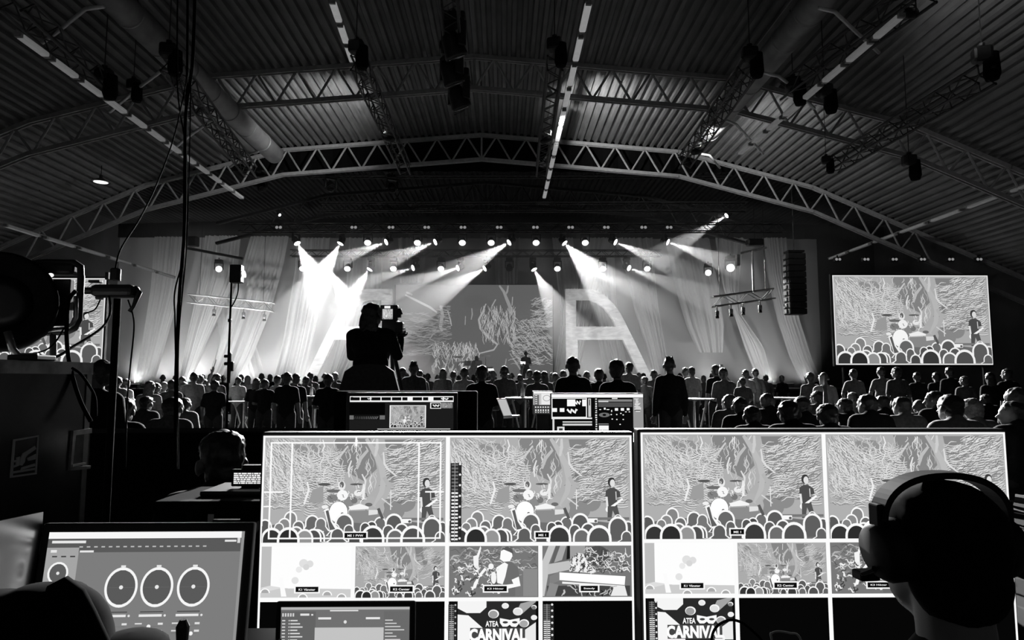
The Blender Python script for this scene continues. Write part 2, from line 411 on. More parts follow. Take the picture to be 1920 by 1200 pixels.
# ---- video pictures
def wav(x, y, L, ang, amp, k=5, ph=0):
    out = []
    for i in range(k + 1):
        t = i / k - .5; a = amp * math.sin(ph + 3.5 * t * 2)
        out.append((x + L * t * math.cos(ang) - a * math.sin(ang), y + (L * t * math.sin(ang) + a * math.cos(ang)) * 1.78))
    return out
def clampst(p, pts, wd, g, **k):
    pts = [(x, y) for x, y in pts if .004 < x < .996 and .006 < y < .99]
    if len(pts) > 1: p.stroke(pts, wd, g, **k)
def video_main(seed, n=1.0, crowd=True, base=160):
    rnd = random.Random(seed); p = Pic(); p.rect(0, 0, 1, 1, base)
    for _ in range(14):     # cloudy patches of the filmed backdrop
        x, y = rnd.random(), rnd.uniform(.02, .75); p.disc(min(max(x, .1), .9), min(max(y, .13), .7), rnd.uniform(.04, .1), rnd.uniform(.05, .12), rnd.choice((148, 172, 178, 140)))
    p.poly([(.38, .01), (.58, .01), (.62, .3), (.55, .42), (.42, .3)], 134)
    p.poly([(.66, .02), (.84, .02), (.8, .35), (.7, .42)], 132)
    def patch(x, y, ang, L, cv, k):       # bundle of parallel arcs
        for j in range(k):
            o = (j - k / 2) * .0125; cxx, cyy = x - o * math.sin(ang), y + o * math.cos(ang) * 1.78
            a = [(cxx + L * t * math.cos(ang) - cv * L * (t * t - .08) * math.sin(ang), cyy + (L * t * math.sin(ang) + cv * L * (t * t - .08) * math.cos(ang)) * 1.78) for t in (-.5, -.3, -.1, .1, .3, .5)]
            clampst(p, a, rnd.uniform(.003, .0048), rnd.choice((232, 222, 226, 212))); 
            clampst(p, [(u, v + .011) for u, v in a], .0032, rnd.choice((138, 146, 130)))
    for _ in range(int(16 * n)): patch(rnd.uniform(.08, .42), rnd.uniform(.2, .68), rnd.uniform(-.15, .2), rnd.uniform(.05, .1), rnd.uniform(-.9, .9), rnd.randint(5, 10))
    for _ in range(int(8 * n)): x = rnd.uniform(.03, .2); y = rnd.uniform(.08, .5); patch(x, y, .9 - x * 2, rnd.uniform(.08, .14), rnd.uniform(-.4, .4), rnd.randint(4, 8))
    for _ in range(int(15 * n)): x = rnd.uniform(.7, .97); y = rnd.uniform(.06, .62); patch(x, y, -.15 - .9 * (x - .68) + .4 * y, rnd.uniform(.07, .13), rnd.uniform(-.7, .7), rnd.randint(4, 9))
    n *= .45
    for _ in range(int(320 * n)):      # fingerprint ripples at left
        x, y = rnd.uniform(.01, .42), rnd.uniform(.12, .68)
        clampst(p, wav(x, y, rnd.uniform(.03, .075), rnd.uniform(-.12, .25), .005, 5, rnd.random() * 6), rnd.uniform(.0022, .0045), rnd.choice((228, 218, 208, 130, 140, 195)))
    for _ in range(int(220 * n)):      # fan from the upper left corner
        x, y = rnd.uniform(.0, .24), rnd.uniform(.0, .5)
        clampst(p, wav(x, y, rnd.uniform(.05, .12), math.atan2(y + .15, x + .1) * rnd.uniform(.7, 1.2), .006, 5, rnd.random() * 6), rnd.uniform(.002, .004), rnd.choice((232, 222, 210, 140, 195)))
    for _ in range(int(240 * n)):      # sweep to the upper right corner
        x, y = rnd.uniform(.68, .99), rnd.uniform(.02, .62)
        clampst(p, wav(x, y, rnd.uniform(.04, .11), -.55 + .5 * (.99 - x) + .3 * y, .006, 5, rnd.random() * 6), rnd.uniform(.0022, .0048), rnd.choice((232, 218, 205, 110, 125, 140)))
    for _ in range(int(120 * n)):      # hanging strands
        x, y = rnd.uniform(.12, .62), rnd.uniform(.02, .5)
        clampst(p, wav(x, y, rnd.uniform(.03, .09), 1.57 + rnd.uniform(-.3, .3), .006, 5, rnd.random() * 6), rnd.uniform(.003, .007), rnd.choice((205, 225, 190, 200)))
    for pts, wd, g in (([(.56, .01), (.6, .12), (.645, .27), (.66, .4), (.65, .52), (.61, .66)], .035, 188), ([(.62, .01), (.62, .1), (.61, .18)], .018, 205), ([(.57, .12), (.53, .2), (.51, .3)], .02, 190),
                       ([(.655, .14), (.662, .25), (.68, .3), (.73, .37)], .012, 222), ([(.66, .38), (.69, .46), (.67, .56), (.62, .66)], .03, 180), ([(.32, .02), (.33, .08), (.315, .14)], .008, 235), ([(.46, .08), (.42, .17), (.39, .2)], .012, 205),
                       ([(.48, .22), (.465, .3), (.47, .38)], .01, 228), ([(.34, .16), (.35, .22), (.37, .27)], .01, 210), ([(.24, .42), (.25, .5), (.235, .58), (.225, .64)], .012, 238), ([(.65, .58), (.71, .66)], .008, 215), ([(.7, .5), (.7, .69)], .006, 232),
                       ([(.51, .02), (.505, .14)], .006, 240), ([(.54, .35), (.56, .42), (.555, .5)], .01, 224)):
        p.stroke(pts, wd, g)
    p.poly([(.27, .5), (.33, .46), (.33, .62), (.25, .62)], 158)
    # drum kit, drummer
    for x, y, rx, ry, g in ((.335, .447, .035, .014, 90), (.51, .447, .035, .01, 95), (.385, .51, .04, .016, 110), (.43, .46, .02, .045, 235), (.43, .45, .012, .03, 105), (.435, .55, .03, .05, 248), (.52, .53, .022, .03, 238), (.5, .6, .018, .03, 120), (.38, .58, .03, .035, 130), (.34, .66, .018, .018, 240), (.55, .52, .008, .08, 235), (.58, .64, .02, .018, 110)):
        p.disc(x, y, rx, ry, g)
    p.poly([(.47, .66), (.53, .63), (.58, .66), (.58, .68), (.48, .69)], 245)
    for k in range(26): clampst(p, wav(rnd.uniform(.36, .6), rnd.uniform(.44, .74), rnd.uniform(.015, .04), rnd.uniform(0, 3), .004, 4), .004, rnd.choice((250, 245, 90, 110)))
    p.poly([(.47, .7), (.64, .69), (.65, .82), (.49, .84)], 140); p.poly([(.58, .69), (.63, .69), (.63, .73), (.58, .74)], 225)
    p.disc(.415, .71, .054, .105, 120); p.disc(.415, .71, .05, .1, 255); p.disc(.436, .725, .008, .012, 70)
    # guitarist
    p.disc(.895, .43, .021, .045, 60); p.disc(.9, .44, .014, .035, 225)
    p.poly([(.862, .51), (.885, .485), (.91, .485), (.94, .52), (.945, .57), (.925, .58), (.925, .66), (.875, .66), (.872, .57), (.86, .57)], 78)
    p.poly([(.86, .57), (.872, .57), (.876, .66), (.865, .67)], 230); p.stroke([(.868, .7), (.9, .66), (.955, .59)], .014, 250); p.disc(.88, .69, .02, .03, 250)
    p.poly([(.872, .66), (.925, .66), (.945, .8), (.925, .8), (.9, .7), (.89, .8), (.87, .8)], 85); p.stroke([(.918, .52), (.92, .6)], .006, 220)
    p.rect(.76, .765, .99, .79, 120)
    if crowd:
        p.poly([(0, .84), (.2, .8), (.4, .8), (.6, .82), (.8, .8), (1, .84), (1, .995), (0, .995)], 112)
        heads = [(.02, .85, .025, 90), (.09, .86, .022, 130), (.12, .83, .022, 140), (.155, .77, .024, 135), (.2, .85, .028, 110), (.27, .81, .03, 105), (.32, .82, .028, 120), (.19, .92, .032, 120), (.06, .97, .045, 55),
                 (.275, .95, .033, 80), (.31, .95, .03, 95), (.41, .93, .03, 95), (.45, .82, .034, 105), (.4, .87, .018, 90), (.48, .88, .026, 100), (.56, .86, .022, 85), (.6, .85, .024, 75), (.62, .9, .026, 95), (.65, .82, .024, 110),
                 (.69, .89, .026, 95), (.715, .82, .036, 92), (.77, .89, .03, 90), (.83, .97, .045, 82), (.92, .86, .04, 95), (.92, .78, .02, 70), (.97, .95, .028, 100), (.98, .86, .026, 92), (.6, .96, .045, 60), (.14, .97, .05, 45), (.23, .96, .035, 150), (.72, .96, .03, 110), (.5, .96, .03, 75)]
        for x, y, r_, g in sorted(heads, key=lambda h: h[1] + h[2]):
            r_ *= rnd.uniform(.9, 1.35); x += rnd.uniform(-.008, .008)
            ry = r_ * 1.78 * 1.15
            pts = lambda q: [(min(max(x + q * r_ * math.cos(a), .002), .998), min(y + q * ry * math.sin(a) * .95, .995)) for a in [math.pi + math.pi * k / 12 for k in range(13)]] + [(min(x + q * r_ * 1.0, .998), min(y + .5 * ry, .995)), (min(x + q * r_ * 1.7, .998), min(y + 1.3 * ry, .995)), (max(x - q * r_ * 1.7, .002), min(y + 1.3 * ry, .995)), (max(x - q * r_ * 1.0, .002), min(y + .5 * ry, .995))]
            p.poly(pts(1.2), 250); p.poly(pts(.95), g)
        p.poly([(.335, .69), (.36, .67), (.385, .8), (.42, .86), (.37, .9), (.355, .8)], 250); p.poly([(.345, .7), (.36, .69), (.375, .8), (.4, .87), (.37, .88), (.36, .8)], 95)
        p.rect(.765, .775, .815, .815, 250); p.disc(.805, .8, .008, .012, 90)
        p.poly([(.625, .68), (.64, .67), (.665, .77), (.65, .78)], 90)
    return p
VM = video_main(3, 2.2, base=176); VS = video_main(5, .7, base=172)
def video_white():
    p = Pic(); p.rect(0, 0, 1, 1, 254); p.rect(0, 0, .11, .8, 190); p.poly([(0, .8), (1, .83), (1, .99), (0, .99)], 205); p.poly([(0, .8), (.1, .76), (.25, .8), (.1, .86)], 222)
    for x, y, r_, g in ((.47, .33, .05, 225), (.54, .34, .04, 222), (.5, .4, .035, 215), (.42, .45, .035, 235), (.38, .66, .04, 228)): p.disc(x, y, r_, r_ * 1.7, g)
    p.rect(.3, .805, .8, .815, 250)
    for x, y in ((.05, .9), (.47, 1.0), (.74, .95), (.9, 1.0)):
        p.poly([(x + .055 * math.cos(a), min(.99, y + .09 * math.sin(a))) for a in [math.pi + math.pi * k / 10 for k in range(11)]], 255)
        p.poly([(x + .042 * math.cos(a), min(.99, y + .07 * math.sin(a))) for a in [math.pi + math.pi * k / 10 for k in range(11)]], 170)
    p.poly([(.2, .6), (.24, .6), (.29, .97), (.23, .97)], 252); return p
def video_singer():
    p = Pic(); p.rect(0, 0, 1, 1, 120); rnd = random.Random(2)
    for _ in range(110): clampst(p, wav(rnd.uniform(.02, .98), rnd.uniform(.03, .6), rnd.uniform(.06, .16), rnd.uniform(-.5, .5), .015, 5, rnd.random() * 6), rnd.uniform(.006, .016), rnd.choice((185, 150, 100, 205)))
    p.rect(.83, .45, .99, .98, 140)
    p.poly([(.58, .1), (.64, .05), (.7, .1), (.71, .2), (.68, .3), (.61, .31), (.57, .26)], 252); p.poly([(.59, .06), (.65, .01), (.71, .06), (.72, .16), (.68, .12), (.61, .07)], 90)
    p.poly([(.53, .42), (.62, .31), (.7, .32), (.77, .42), (.79, .6), (.74, .66), (.74, .98), (.58, .98), (.55, .7)], 110)
    p.poly([(.53, .42), (.62, .32), (.66, .36), (.63, .6), (.6, .75), (.54, .72)], 250); p.poly([(.7, .66), (.78, .6), (.8, .78), (.64, .84), (.62, .76), (.72, .74)], 252)
    p.poly([(.27, .2), (.31, .18), (.35, .0), (.36, .04), (.33, .24), (.33, .55), (.28, .56)], 245); p.poly([(.28, .72), (.36, .5), (.4, .42), (.42, .46), (.34, .62), (.3, .82), (.26, .84)], 248)
    for _ in range(60): clampst(p, wav(rnd.uniform(.05, .55), rnd.uniform(.35, .97), rnd.uniform(.03, .07), rnd.uniform(0, 3), .01, 4), rnd.uniform(.008, .02), rnd.choice((250, 235, 60, 80)))
    p.disc(.47, .4, .03, .06, 245); p.disc(.5, .62, .03, .12, 245); return p
def video_keys():
    p = Pic(); p.rect(0, 0, 1, 1, 120); rnd = random.Random(4)
    p.rect(.31, .0, .48, .3, 160); p.poly([(.15, .0), (.31, 0), (.31, .27), (.09, .35)], 100); p.poly([(.2, 0), (.27, 0), (.22, .28), (.13, .33)], 170); p.poly([(.28, 0), (.31, 0), (.31, .25), (.27, .27)], 30)
    p.poly([(0, .3), (.07, .0), (.15, .0), (.07, .36), (.06, .6), (.02, .98), (0, .98)], 200); p.poly([(.06, .36), (.35, .28), (.35, .45), (.06, .56)], 195)
    p.disc(.62, .2, .13, .2, 80)
    for _ in range(70): clampst(p, wav(rnd.uniform(.5, .98), rnd.uniform(.05, .5), rnd.uniform(.05, .14), rnd.uniform(-1, 1), .02, 5, rnd.random() * 6), rnd.uniform(.006, .014), rnd.choice((220, 190, 70, 245)))
    p.poly([(.3, .5), (.33, .25), (.4, .14), (.46, .16), (.5, .3), (.6, .5), (.56, .54), (.45, .52)], 235)
    for _ in range(50): clampst(p, wav(rnd.uniform(.31, .55), rnd.uniform(.18, .5), rnd.uniform(.03, .06), rnd.uniform(.8, 2.4), .01, 4), .012, rnd.choice((60, 250, 100)))
    p.rect(.05, .78, .98, .98, 70)
    p.poly([(.08, .6), (.19, .5), (.19, .68), (.08, .76)], 130); p.poly([(.19, .52), (.93, .6), (.92, .77), (.19, .67)], 255); p.poly([(.22, .7), (.9, .78), (.9, .8), (.22, .74)], 240)
    p.poly([(.08, .72), (.18, .76), (.14, .98), (.04, .98)], 140)
    for _ in range(26): clampst(p, wav(rnd.uniform(.2, .95), rnd.uniform(.8, .96), rnd.uniform(.05, .12), rnd.uniform(.3, 2.5), .01, 4), .012, rnd.choice((200, 30, 160)))
    p.poly([(.8, .8), (.92, .78), (.95, .98), (.76, .98)], 235); return p
def video_carnival():
    p = Pic(); p.rect(0, 0, 1, 1, 14); p.rect(.1, 0, .97, 1, 42)
    p.poly([(.1, .0), (.42, .0), (.42, .13), (.35, .25), (.2, .25), (.1, .15)], 245); p.poly([(.1, .28), (.22, .3), (.4, .6), (.45, .98), (.1, .98)], 246); p.poly([(.8, .05), (.92, .0), (.97, 0), (.97, .02), (.8, .3), (.74, .28)], 165); p.poly([(.84, .62), (.97, .45), (.97, .88), (.84, .88)], 235)
    for x, y, r_, g in ((.5, .27, .06, 160), (.63, .1, .04, 235), (.77, .22, .055, 225), (.95, .13, .03, 130), (.95, .35, .035, 240), (.84, .47, .055, 170), (.82, .85, .06, 240), (.37, .92, .05, 245)):
        p.disc(x, y, r_, r_ * 1.55, 250); p.disc(x - .004, y + .01, r_ * .82, r_ * 1.3, g)
    p.text('ATEA', .41, .42, .555, .54, 250, .03)
    p.poly([(.57, .36), (.68, .4), (.79, .36), (.79, .46), (.75, .55), (.7, .54), (.68, .5), (.65, .54), (.6, .54), (.57, .46)], 250); p.disc(.63, .45, .03, .025, 60); p.disc(.735, .45, .03, .025, 60)
    p.rect(.24, .565, .85, .86, 70); p.text('CARNIVAL', .23, .58, .86, .85, 255, .05); return p
VW, VSING, VKEY, VCAR = video_white(), video_singer(), video_keys(), video_carnival()
def caption(p, txt, x, y, w, h):
    p.rect(x - w / 2, y - h / 2, x + w / 2, y + h / 2, 250); p.rect(x - w / 2 + .004, y - h / 2 + .006, x + w / 2 - .004, y + h / 2 - .006, 15)
    p.text(txt, x - w / 2 + .012, y - h / 2 + .014, x + w / 2 - .012, y + h / 2 - .012, 245, .02)
def meter(p, x0, y0, x1, y1, bright=240):
    p.rect(x0, y0, x1, y1, 40); n = 22
    for k in range(n):
        y = y0 + (y1 - y0) * (k + .3) / n
        p.rect(x0 + .1 * (x1 - x0), y, x0 + .68 * (x1 - x0), y + (y1 - y0) / n * .5, bright if k > 7 else 110)
        if k % 3 == 0: p.disc(x0 + .85 * (x1 - x0), y, (x1 - x0) * .1, (x1 - x0) * .17, bright)
    p.rect(x0 + .36 * (x1 - x0), y0, x0 + .42 * (x1 - x0), y1, 150)
def multiview(left):
    p = Pic(); p.rect(0, 0, 1, 1, 252)
    g = .0055; H1, H2 = .512, .255
    T = [((0, 0), (.5, H1)), ((.5, 0), (1, H1))]
    def cell(x0, y0, x1, y1, pic): p.stamp(pic, x0 + g, y0 + g * 1.6, x1 - g, y1 - g * 1.6)
    cell(0, 0, .5, H1, VM); cell(.5, 0, 1, H1, VM)
    cell(0, H1, .25, H1 + H2, VW); cell(.25, H1, .5, H1 + H2, VS); cell(.5, H1, .75, H1 + H2, VSING); cell(.75, H1, 1, H1 + H2, VKEY)
    blk = Pic(); blk.rect(0, 0, 1, 1, 6)
    y2 = H1 + H2
    for k in range(4): cell(k * .25, y2, k * .25 + .25, 1, VCAR if k == (2 if left else 0) else blk)
    if left:
        p.frame(.022, .03, .483, .485, .0045, 253, .007); 
        for x in (.078, .42): p.rect(x, .03, x + .0045, .485, 253)
        p.rect(.25, .005, .2545, .05, 253); p.rect(.008, .262, .06, .269, 253); p.rect(.44, .262, .49, .269, 253); p.rect(.008, .33, .03, .336, 253)
        caption(p, 'ME 1 PVW', .255, .468, .066, .036); caption(p, 'ME 1', .755, .468, .044, .036); meter(p, .508, .13, .538, .495)
        meter(p, .755, y2 + .02, .785, .99, 235); meter(p, .505, y2 + .02, .527, .99, 200)
    else:
        caption(p, 'ME 1', .255, .468, .044, .036); caption(p, 'ME 1', .755, .468, .044, .036); meter(p, .012, y2 + .02, .036, .99, 235)
    yc = H1 + H2 * .8
    for k, tx in enumerate(('K1 Vänster', 'K2 Center', 'K3 Höger', 'Steady')): caption(p, tx, .25 * k + .13, yc, .074 - (.02 if k == 3 else .006), .036)
    return p
# ---- LED wall at the centre of the stage
LY = 36.0
TL, BR = P(742, 534, LY), P(1037, 720, LY)
def wuv(px, py): return ((px - 742) / 295.0, (py - 534) / 186.0)
def led_wall():
    p = Pic(); rnd = random.Random(11); p.rect(0, 0, 1, 1, 112)
    for _ in range(10): p.disc(rnd.uniform(.12, .88), rnd.uniform(.15, .8), rnd.uniform(.05, .1), rnd.uniform(.06, .14), rnd.choice((108, 126, 112)))
    S = lambda pts, wd, g=215: p.stroke([wuv(640 + x / 3, 400 + y / 3) for x, y in pts], wd * .62, g, 1.58)
    for pts, wd in (([(890, 406), (915, 440), (935, 490), (955, 540), (975, 590), (960, 640), (920, 700)], .03), ([(940, 406), (935, 440), (925, 460)], .016), ([(965, 470), (962, 520)], .01),
                    ([(870, 485), (845, 530), (850, 580), (900, 640)], .014), ([(815, 510), (795, 560), (775, 600), (785, 650), (830, 700), (880, 740), (860, 770), (780, 790)], .02), ([(850, 530), (820, 580), (840, 640), (870, 690)], .02),
                    ([(930, 700), (960, 740), (970, 790), (1010, 830)], .022), ([(800, 590), (830, 640), (860, 700)], .014), ([(940, 560), (900, 620), (880, 690)], .02), ([(1020, 650), (1060, 700), (1120, 760), (1180, 800)], .014), ([(1000, 790), (1060, 740), (1120, 700)], .014),
                    ([(360, 460), (420, 490), (500, 530), (540, 560)], .02), ([(365, 445), (400, 460)], .02), ([(735, 535), (738, 570), (732, 600)], .012), ([(700, 580), (698, 630)], .008), ([(700, 740), (708, 790)], .01), ([(730, 735), (728, 780)], .01), ([(560, 520), (570, 570), (560, 640), (570, 665)], .03),
                    ([(600, 550), (615, 600), (622, 635)], .012), ([(500, 710), (520, 680), (560, 660)], .012), ([(430, 690), (470, 700), (510, 700)], .012), ([(400, 780), (470, 770), (520, 740)], .012), ([(950, 790), (990, 850), (1015, 890)], .014), ([(930, 820), (920, 880)], .01)):
        S(pts, wd * 1.2, rnd.choice((190, 175, 200)))
    for _ in range(200):
        x, y = rnd.uniform(1080, 1180), rnd.uniform(480, 640); S([(x + 18 * t, y + 6 * math.sin(t * 2 + x) - 4 * t) for t in (-1, -.3, .3, 1)], .006, rnd.choice((215, 190, 80)))
    for _ in range(330):
        x, y = rnd.uniform(960, 1180), rnd.uniform(600, 850); a = rnd.uniform(-.5, 1.1); S([(x + 22 * t * math.cos(a), y + 22 * t * math.sin(a) + 4 * math.sin(3 * t)) for t in (-1, -.3, .3, 1)], .006, rnd.choice((215, 200, 185, 85)))
    for _ in range(260):
        x, y = rnd.uniform(790, 980), rnd.uniform(540, 720); S([(x + 5 * math.sin(2 * t + x), y + 24 * t) for t in (-1, -.3, .3, 1)], .006, rnd.choice((215, 200, 90)))
    for _ in range(190):
        x, y = rnd.uniform(520, 780), rnd.uniform(740, 900); S([(x + 6 * math.sin(2 * t + x), y + rnd.uniform(10, 26) * t) for t in (-1, -.3, .3, 1)], .007, rnd.choice((215, 230, 190)))
    for _ in range(220):
        x, y = rnd.uniform(350, 600), rnd.uniform(560, 800); S([(x + 26 * t, y + 5 * math.sin(2 * t + x)) for t in (-1, -.3, .3, 1)], .006, rnd.choice((165, 150, 180)))
    for _ in range(60):
        x, y = rnd.uniform(545, 610), rnd.uniform(520, 660); S([(x + 10 * t, y + 1 * t) for t in (-1, 1)], .006, rnd.choice((200, 180)))
    p.p = [([(min(max(x, 0), 1), min(max(y, 0), 1)) for x, y in pts], g, l) for pts, g, l in p.p]
    return p
lw = thing('led_wall', 'large LED wall showing pale twisting branches at stage centre', 'LED wall', (TL.x, LY, 1.11))
WW, WH = BR.x - TL.x, TL.z - BR.z
MB().box((WW / 2, .14, (TL.z - 1.1) / 2), (WW + .1, .2, TL.z - 1.1)).build('cabinet_frame', M_BLACKM, lw)
led_wall().build('picture', WW, WH, M_LED, lw, 2e-5, Matrix.Translation((0, .03, TL.z - 1.1)))
# ---- side screens
def side_screen(x0, y0, x1, y1, Y, lb):
    A, B = P(x0, y0, Y), P(x1, y1, Y); W, H = B.x - A.x, A.z - B.z
    t = thing('video_screen', lb, 'video screen', (A.x, Y, 0))
    MB().box((W / 2, .1, A.z - H / 2), (W + .12, .14, H + .12), None, .02).build('frame', M_BLACKM, t)
    for xx in (.3, W - .3): MB().tube([(xx, .1, 0), (xx, .1, A.z - H)], .05, 8).build('support_post', M_BLACKM, t)
    p = Pic(); p.rect(0, 0, 1, 1, 235); p.stamp(VM, .006, .01, .994, .99, .96)
    p.build('picture', W, H, M_SCR, t, 1e-5, Matrix.Translation((0, .02, A.z)))
side_screen(1561, 516, 1863, 684, 24.0, 'wide bright video screen right of the stage above the crowd')
side_screen(-110, 521, 190, 684, 24.0, 'bright video screen at left, partly hidden by the black equipment')
# ---- stage letters
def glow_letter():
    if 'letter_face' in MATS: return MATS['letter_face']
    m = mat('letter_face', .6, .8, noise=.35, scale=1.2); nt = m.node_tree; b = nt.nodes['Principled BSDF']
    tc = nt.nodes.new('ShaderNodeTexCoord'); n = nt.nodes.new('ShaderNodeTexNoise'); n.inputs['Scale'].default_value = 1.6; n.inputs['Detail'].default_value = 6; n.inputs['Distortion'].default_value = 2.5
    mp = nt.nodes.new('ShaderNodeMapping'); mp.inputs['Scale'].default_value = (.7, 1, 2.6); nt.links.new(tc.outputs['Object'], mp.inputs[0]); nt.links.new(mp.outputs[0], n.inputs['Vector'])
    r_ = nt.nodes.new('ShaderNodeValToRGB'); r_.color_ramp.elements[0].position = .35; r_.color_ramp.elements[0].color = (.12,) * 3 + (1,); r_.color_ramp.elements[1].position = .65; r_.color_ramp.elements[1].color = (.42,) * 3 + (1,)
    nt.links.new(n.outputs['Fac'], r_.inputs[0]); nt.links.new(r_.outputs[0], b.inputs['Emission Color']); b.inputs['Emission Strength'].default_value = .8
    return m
def letter(mir, lb):
    Y = 34.2; axis = 897.5
    Q = lambda x, y: P(2 * axis - (640 + x / 3) if mir else 640 + x / 3, 400 + y / 3, Y)
    outer = [(1262, 425), (1400, 425), (1440, 435), (1490, 468), (1530, 508), (1565, 555), (1600, 620), (1650, 720), (1745, 915), (1680, 915), (1585, 710), (1330, 710), (1330, 915), (1265, 915)]
    hole = [(1320, 485), (1400, 486), (1440, 502), (1480, 532), (1510, 570), (1532, 604), (1545, 637), (1320, 637)]
    t = thing('stage_letter', lb, 'stage letter', (Q(1262, 915).x, Y, 1.1), group='giant letter frames on stage')
    base = Vector(t.location)
    segs = (('side_post', [(1262, 425), (1320, 425), (1320, 637), (1330, 710), (1330, 977), (1265, 977)]),
            ('crossbar', [(1320, 637), (1545, 637), (1608, 637), (1645, 710), (1585, 710), (1330, 710)]))
    arch_o = [(1320, 425), (1400, 425), (1440, 435), (1490, 468), (1530, 508), (1565, 555), (1600, 620), (1608, 637)]
    arch_i = [(1320, 485), (1400, 486), (1440, 502), (1480, 532), (1510, 570), (1532, 604), (1540, 622), (1545, 637)]
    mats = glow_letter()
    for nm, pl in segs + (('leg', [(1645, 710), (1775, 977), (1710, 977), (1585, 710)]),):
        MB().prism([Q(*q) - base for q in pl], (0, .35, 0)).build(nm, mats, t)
    m = MB()
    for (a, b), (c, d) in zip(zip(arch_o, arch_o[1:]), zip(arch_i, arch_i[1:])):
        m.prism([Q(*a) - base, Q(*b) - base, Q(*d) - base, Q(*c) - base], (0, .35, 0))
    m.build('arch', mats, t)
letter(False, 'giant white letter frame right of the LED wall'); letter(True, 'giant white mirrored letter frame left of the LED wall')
# ---- drapes
def drape(pts, Y, lb, folds, amp=.10, seed=0):
    # pts: (xl, xr, y) pixel rows from top to bottom
    rnd = random.Random(seed); nu = folds * 6; m = MB(); rows = []
    ph = [rnd.uniform(0, 6.28) for _ in range(4)]; NV = 22
    def row(t):
        f = t * (len(pts) - 1); i = min(int(f), len(pts) - 2); f -= i; s = f
        p0, p1 = pts[i], pts[i + 1]; return [p0[k] + (p1[k] - p0[k]) * s for k in range(3)]
    for j in range(NV + 1):
        xl, xr, y = row(j / NV)
        for k in range(nu + 1):
            u = k / nu; uu = u + .3 / folds * math.sin(u * 9 + ph[0])
            q = P(xl + (xr - xl) * u, y, Y)
            q.y += amp * (math.sin(2 * math.pi * folds * uu + ph[1]) + .5 * math.sin(2 * math.pi * folds * 1.7 * uu + ph[2] + j * .03))
            rows.append(q)
    c = rows[0].copy(); c.z = 0
    m.add([q - c for q in rows], [(j * (nu + 1) + k, j * (nu + 1) + k + 1, (j + 1) * (nu + 1) + k + 1, (j + 1) * (nu + 1) + k) for j in range(NV) for k in range(nu)])
    o = m.build('voile_drape', M_DRAPE, None, True); o.location = c; return tag(o, lb, 'drape', 'white voile drapes')
B_ = 725
for i, (pts, Y, f, lb) in enumerate((
    ([(290, 350, 444), (283, 338, 540), (268, 310, 640), (252, 285, B_)], 35.2, 9, 'leftmost pale voile drape slanting to the left'),
    ([(383, 453, 442), (372, 446, 520), (352, 400, 620), (335, 352, B_)], 35.3, 10, 'pale voile drape falling left behind the lamp stand'),
    ([(472, 541, 443), (455, 530, 500), (430, 508, 580), (405, 472, 670), (385, 440, B_)], 34.9, 9, 'bright pleated voile drape left of the light beams'),
    ([(400, 455, 540), (412, 470, 620), (430, 500, B_)], 35.9, 6, 'crossing voile drape slanting right behind the lamp stand'),
    ([(556, 620, 446), (553, 615, 500), (543, 605, 560), (530, 588, 640), (508, 568, B_)], 34.8, 8, 'bright pleated voile drape left of the mirrored letter'),
    ([(655, 720, 446), (648, 716, 560), (632, 680, 650), (612, 640, B_)], 35.6, 7, 'voile drape hanging inside the mirrored letter'),
    ([(1035, 1075, 446), (1045, 1085, 530), (1052, 1078, 600), (1035, 1062, B_)], 35.4, 5, 'narrow voile drape between LED wall and right letter'),
    ([(1095, 1150, 446), (1088, 1120, 540), (1080, 1102, 620), (1062, 1078, B_)], 35.6, 5, 'voile drape slanting left inside the right letter'),
    ([(1090, 1150, 446), (1105, 1155, 560), (1122, 1165, 640), (1140, 1185, B_)], 35.95, 7, 'voile drape slanting right inside the right letter'),
    ([(1150, 1225, 446), (1172, 1228, 505), (1190, 1235, 580), (1212, 1247, 650), (1230, 1258, B_)], 34.9, 8, 'pleated voile drape right of the right letter'),
    ([(1248, 1330, 446), (1268, 1348, 540), (1288, 1358, 610), (1310, 1356, 661)], 35.0, 7, 'pale voile drape with a flat hem over the right stage'),
    ([(1340, 1395, 446), (1355, 1385, 540), (1376, 1388, 590), (1395, 1432, 650), (1425, 1452, B_)], 35.1, 6, 'gathered pale voile drape behind the hanging truss'),
    ([(1428, 1475, 446), (1438, 1480, 520), (1455, 1500, 600), (1478, 1522, 670), (1505, 1545, B_)], 34.8, 8, 'rightmost pleated voile drape under the loudspeaker array'),
    ([(745, 800, 446), (748, 796, 500), (750, 792, 530)], 36.1, 7, 'short voile drape above the left part of the LED wall'),
    ([(925, 975, 446), (928, 972, 500), (930, 970, 533)], 36.1, 6, 'short voile drape above the middle of the LED wall'))):
    drape(pts, Y, lb, f, .13, i)
# ---- lighting rigs over the stage
box_truss('lighting_truss', P(450, 427, 28), P(1470, 427, 28), 'front horizontal lighting truss carrying the paired blinders', .35, M_TRUSS, 'stage lighting trusses')
box_truss('lighting_truss', P(580, 324, 26.5), P(1370, 324, 26.5), 'upper horizontal lighting truss under the second roof truss', .35, M_TRUSS, 'stage lighting trusses')
box_truss('lighting_truss', P(600, 388, 27.5), P(1400, 388, 27.5), 'middle horizontal lighting truss above the blinders', .35, M_TRUSS, 'stage lighting trusses')
box_truss('lighting_truss', P(535, 452, 31) + Vector((0, 0, .70)), P(1330, 452, 31) + Vector((0, 0, .70)), 'horizontal truss holding the upper row of stage lamps', .3, M_TRUSS, 'stage lighting trusses')
box_truss('lighting_truss', P(545, 501, 33) + Vector((0, 0, .70)), P(1240, 501, 33) + Vector((0, 0, .70)), 'horizontal truss holding the lower row of stage lamps', .3, M_TRUSS, 'stage lighting trusses')
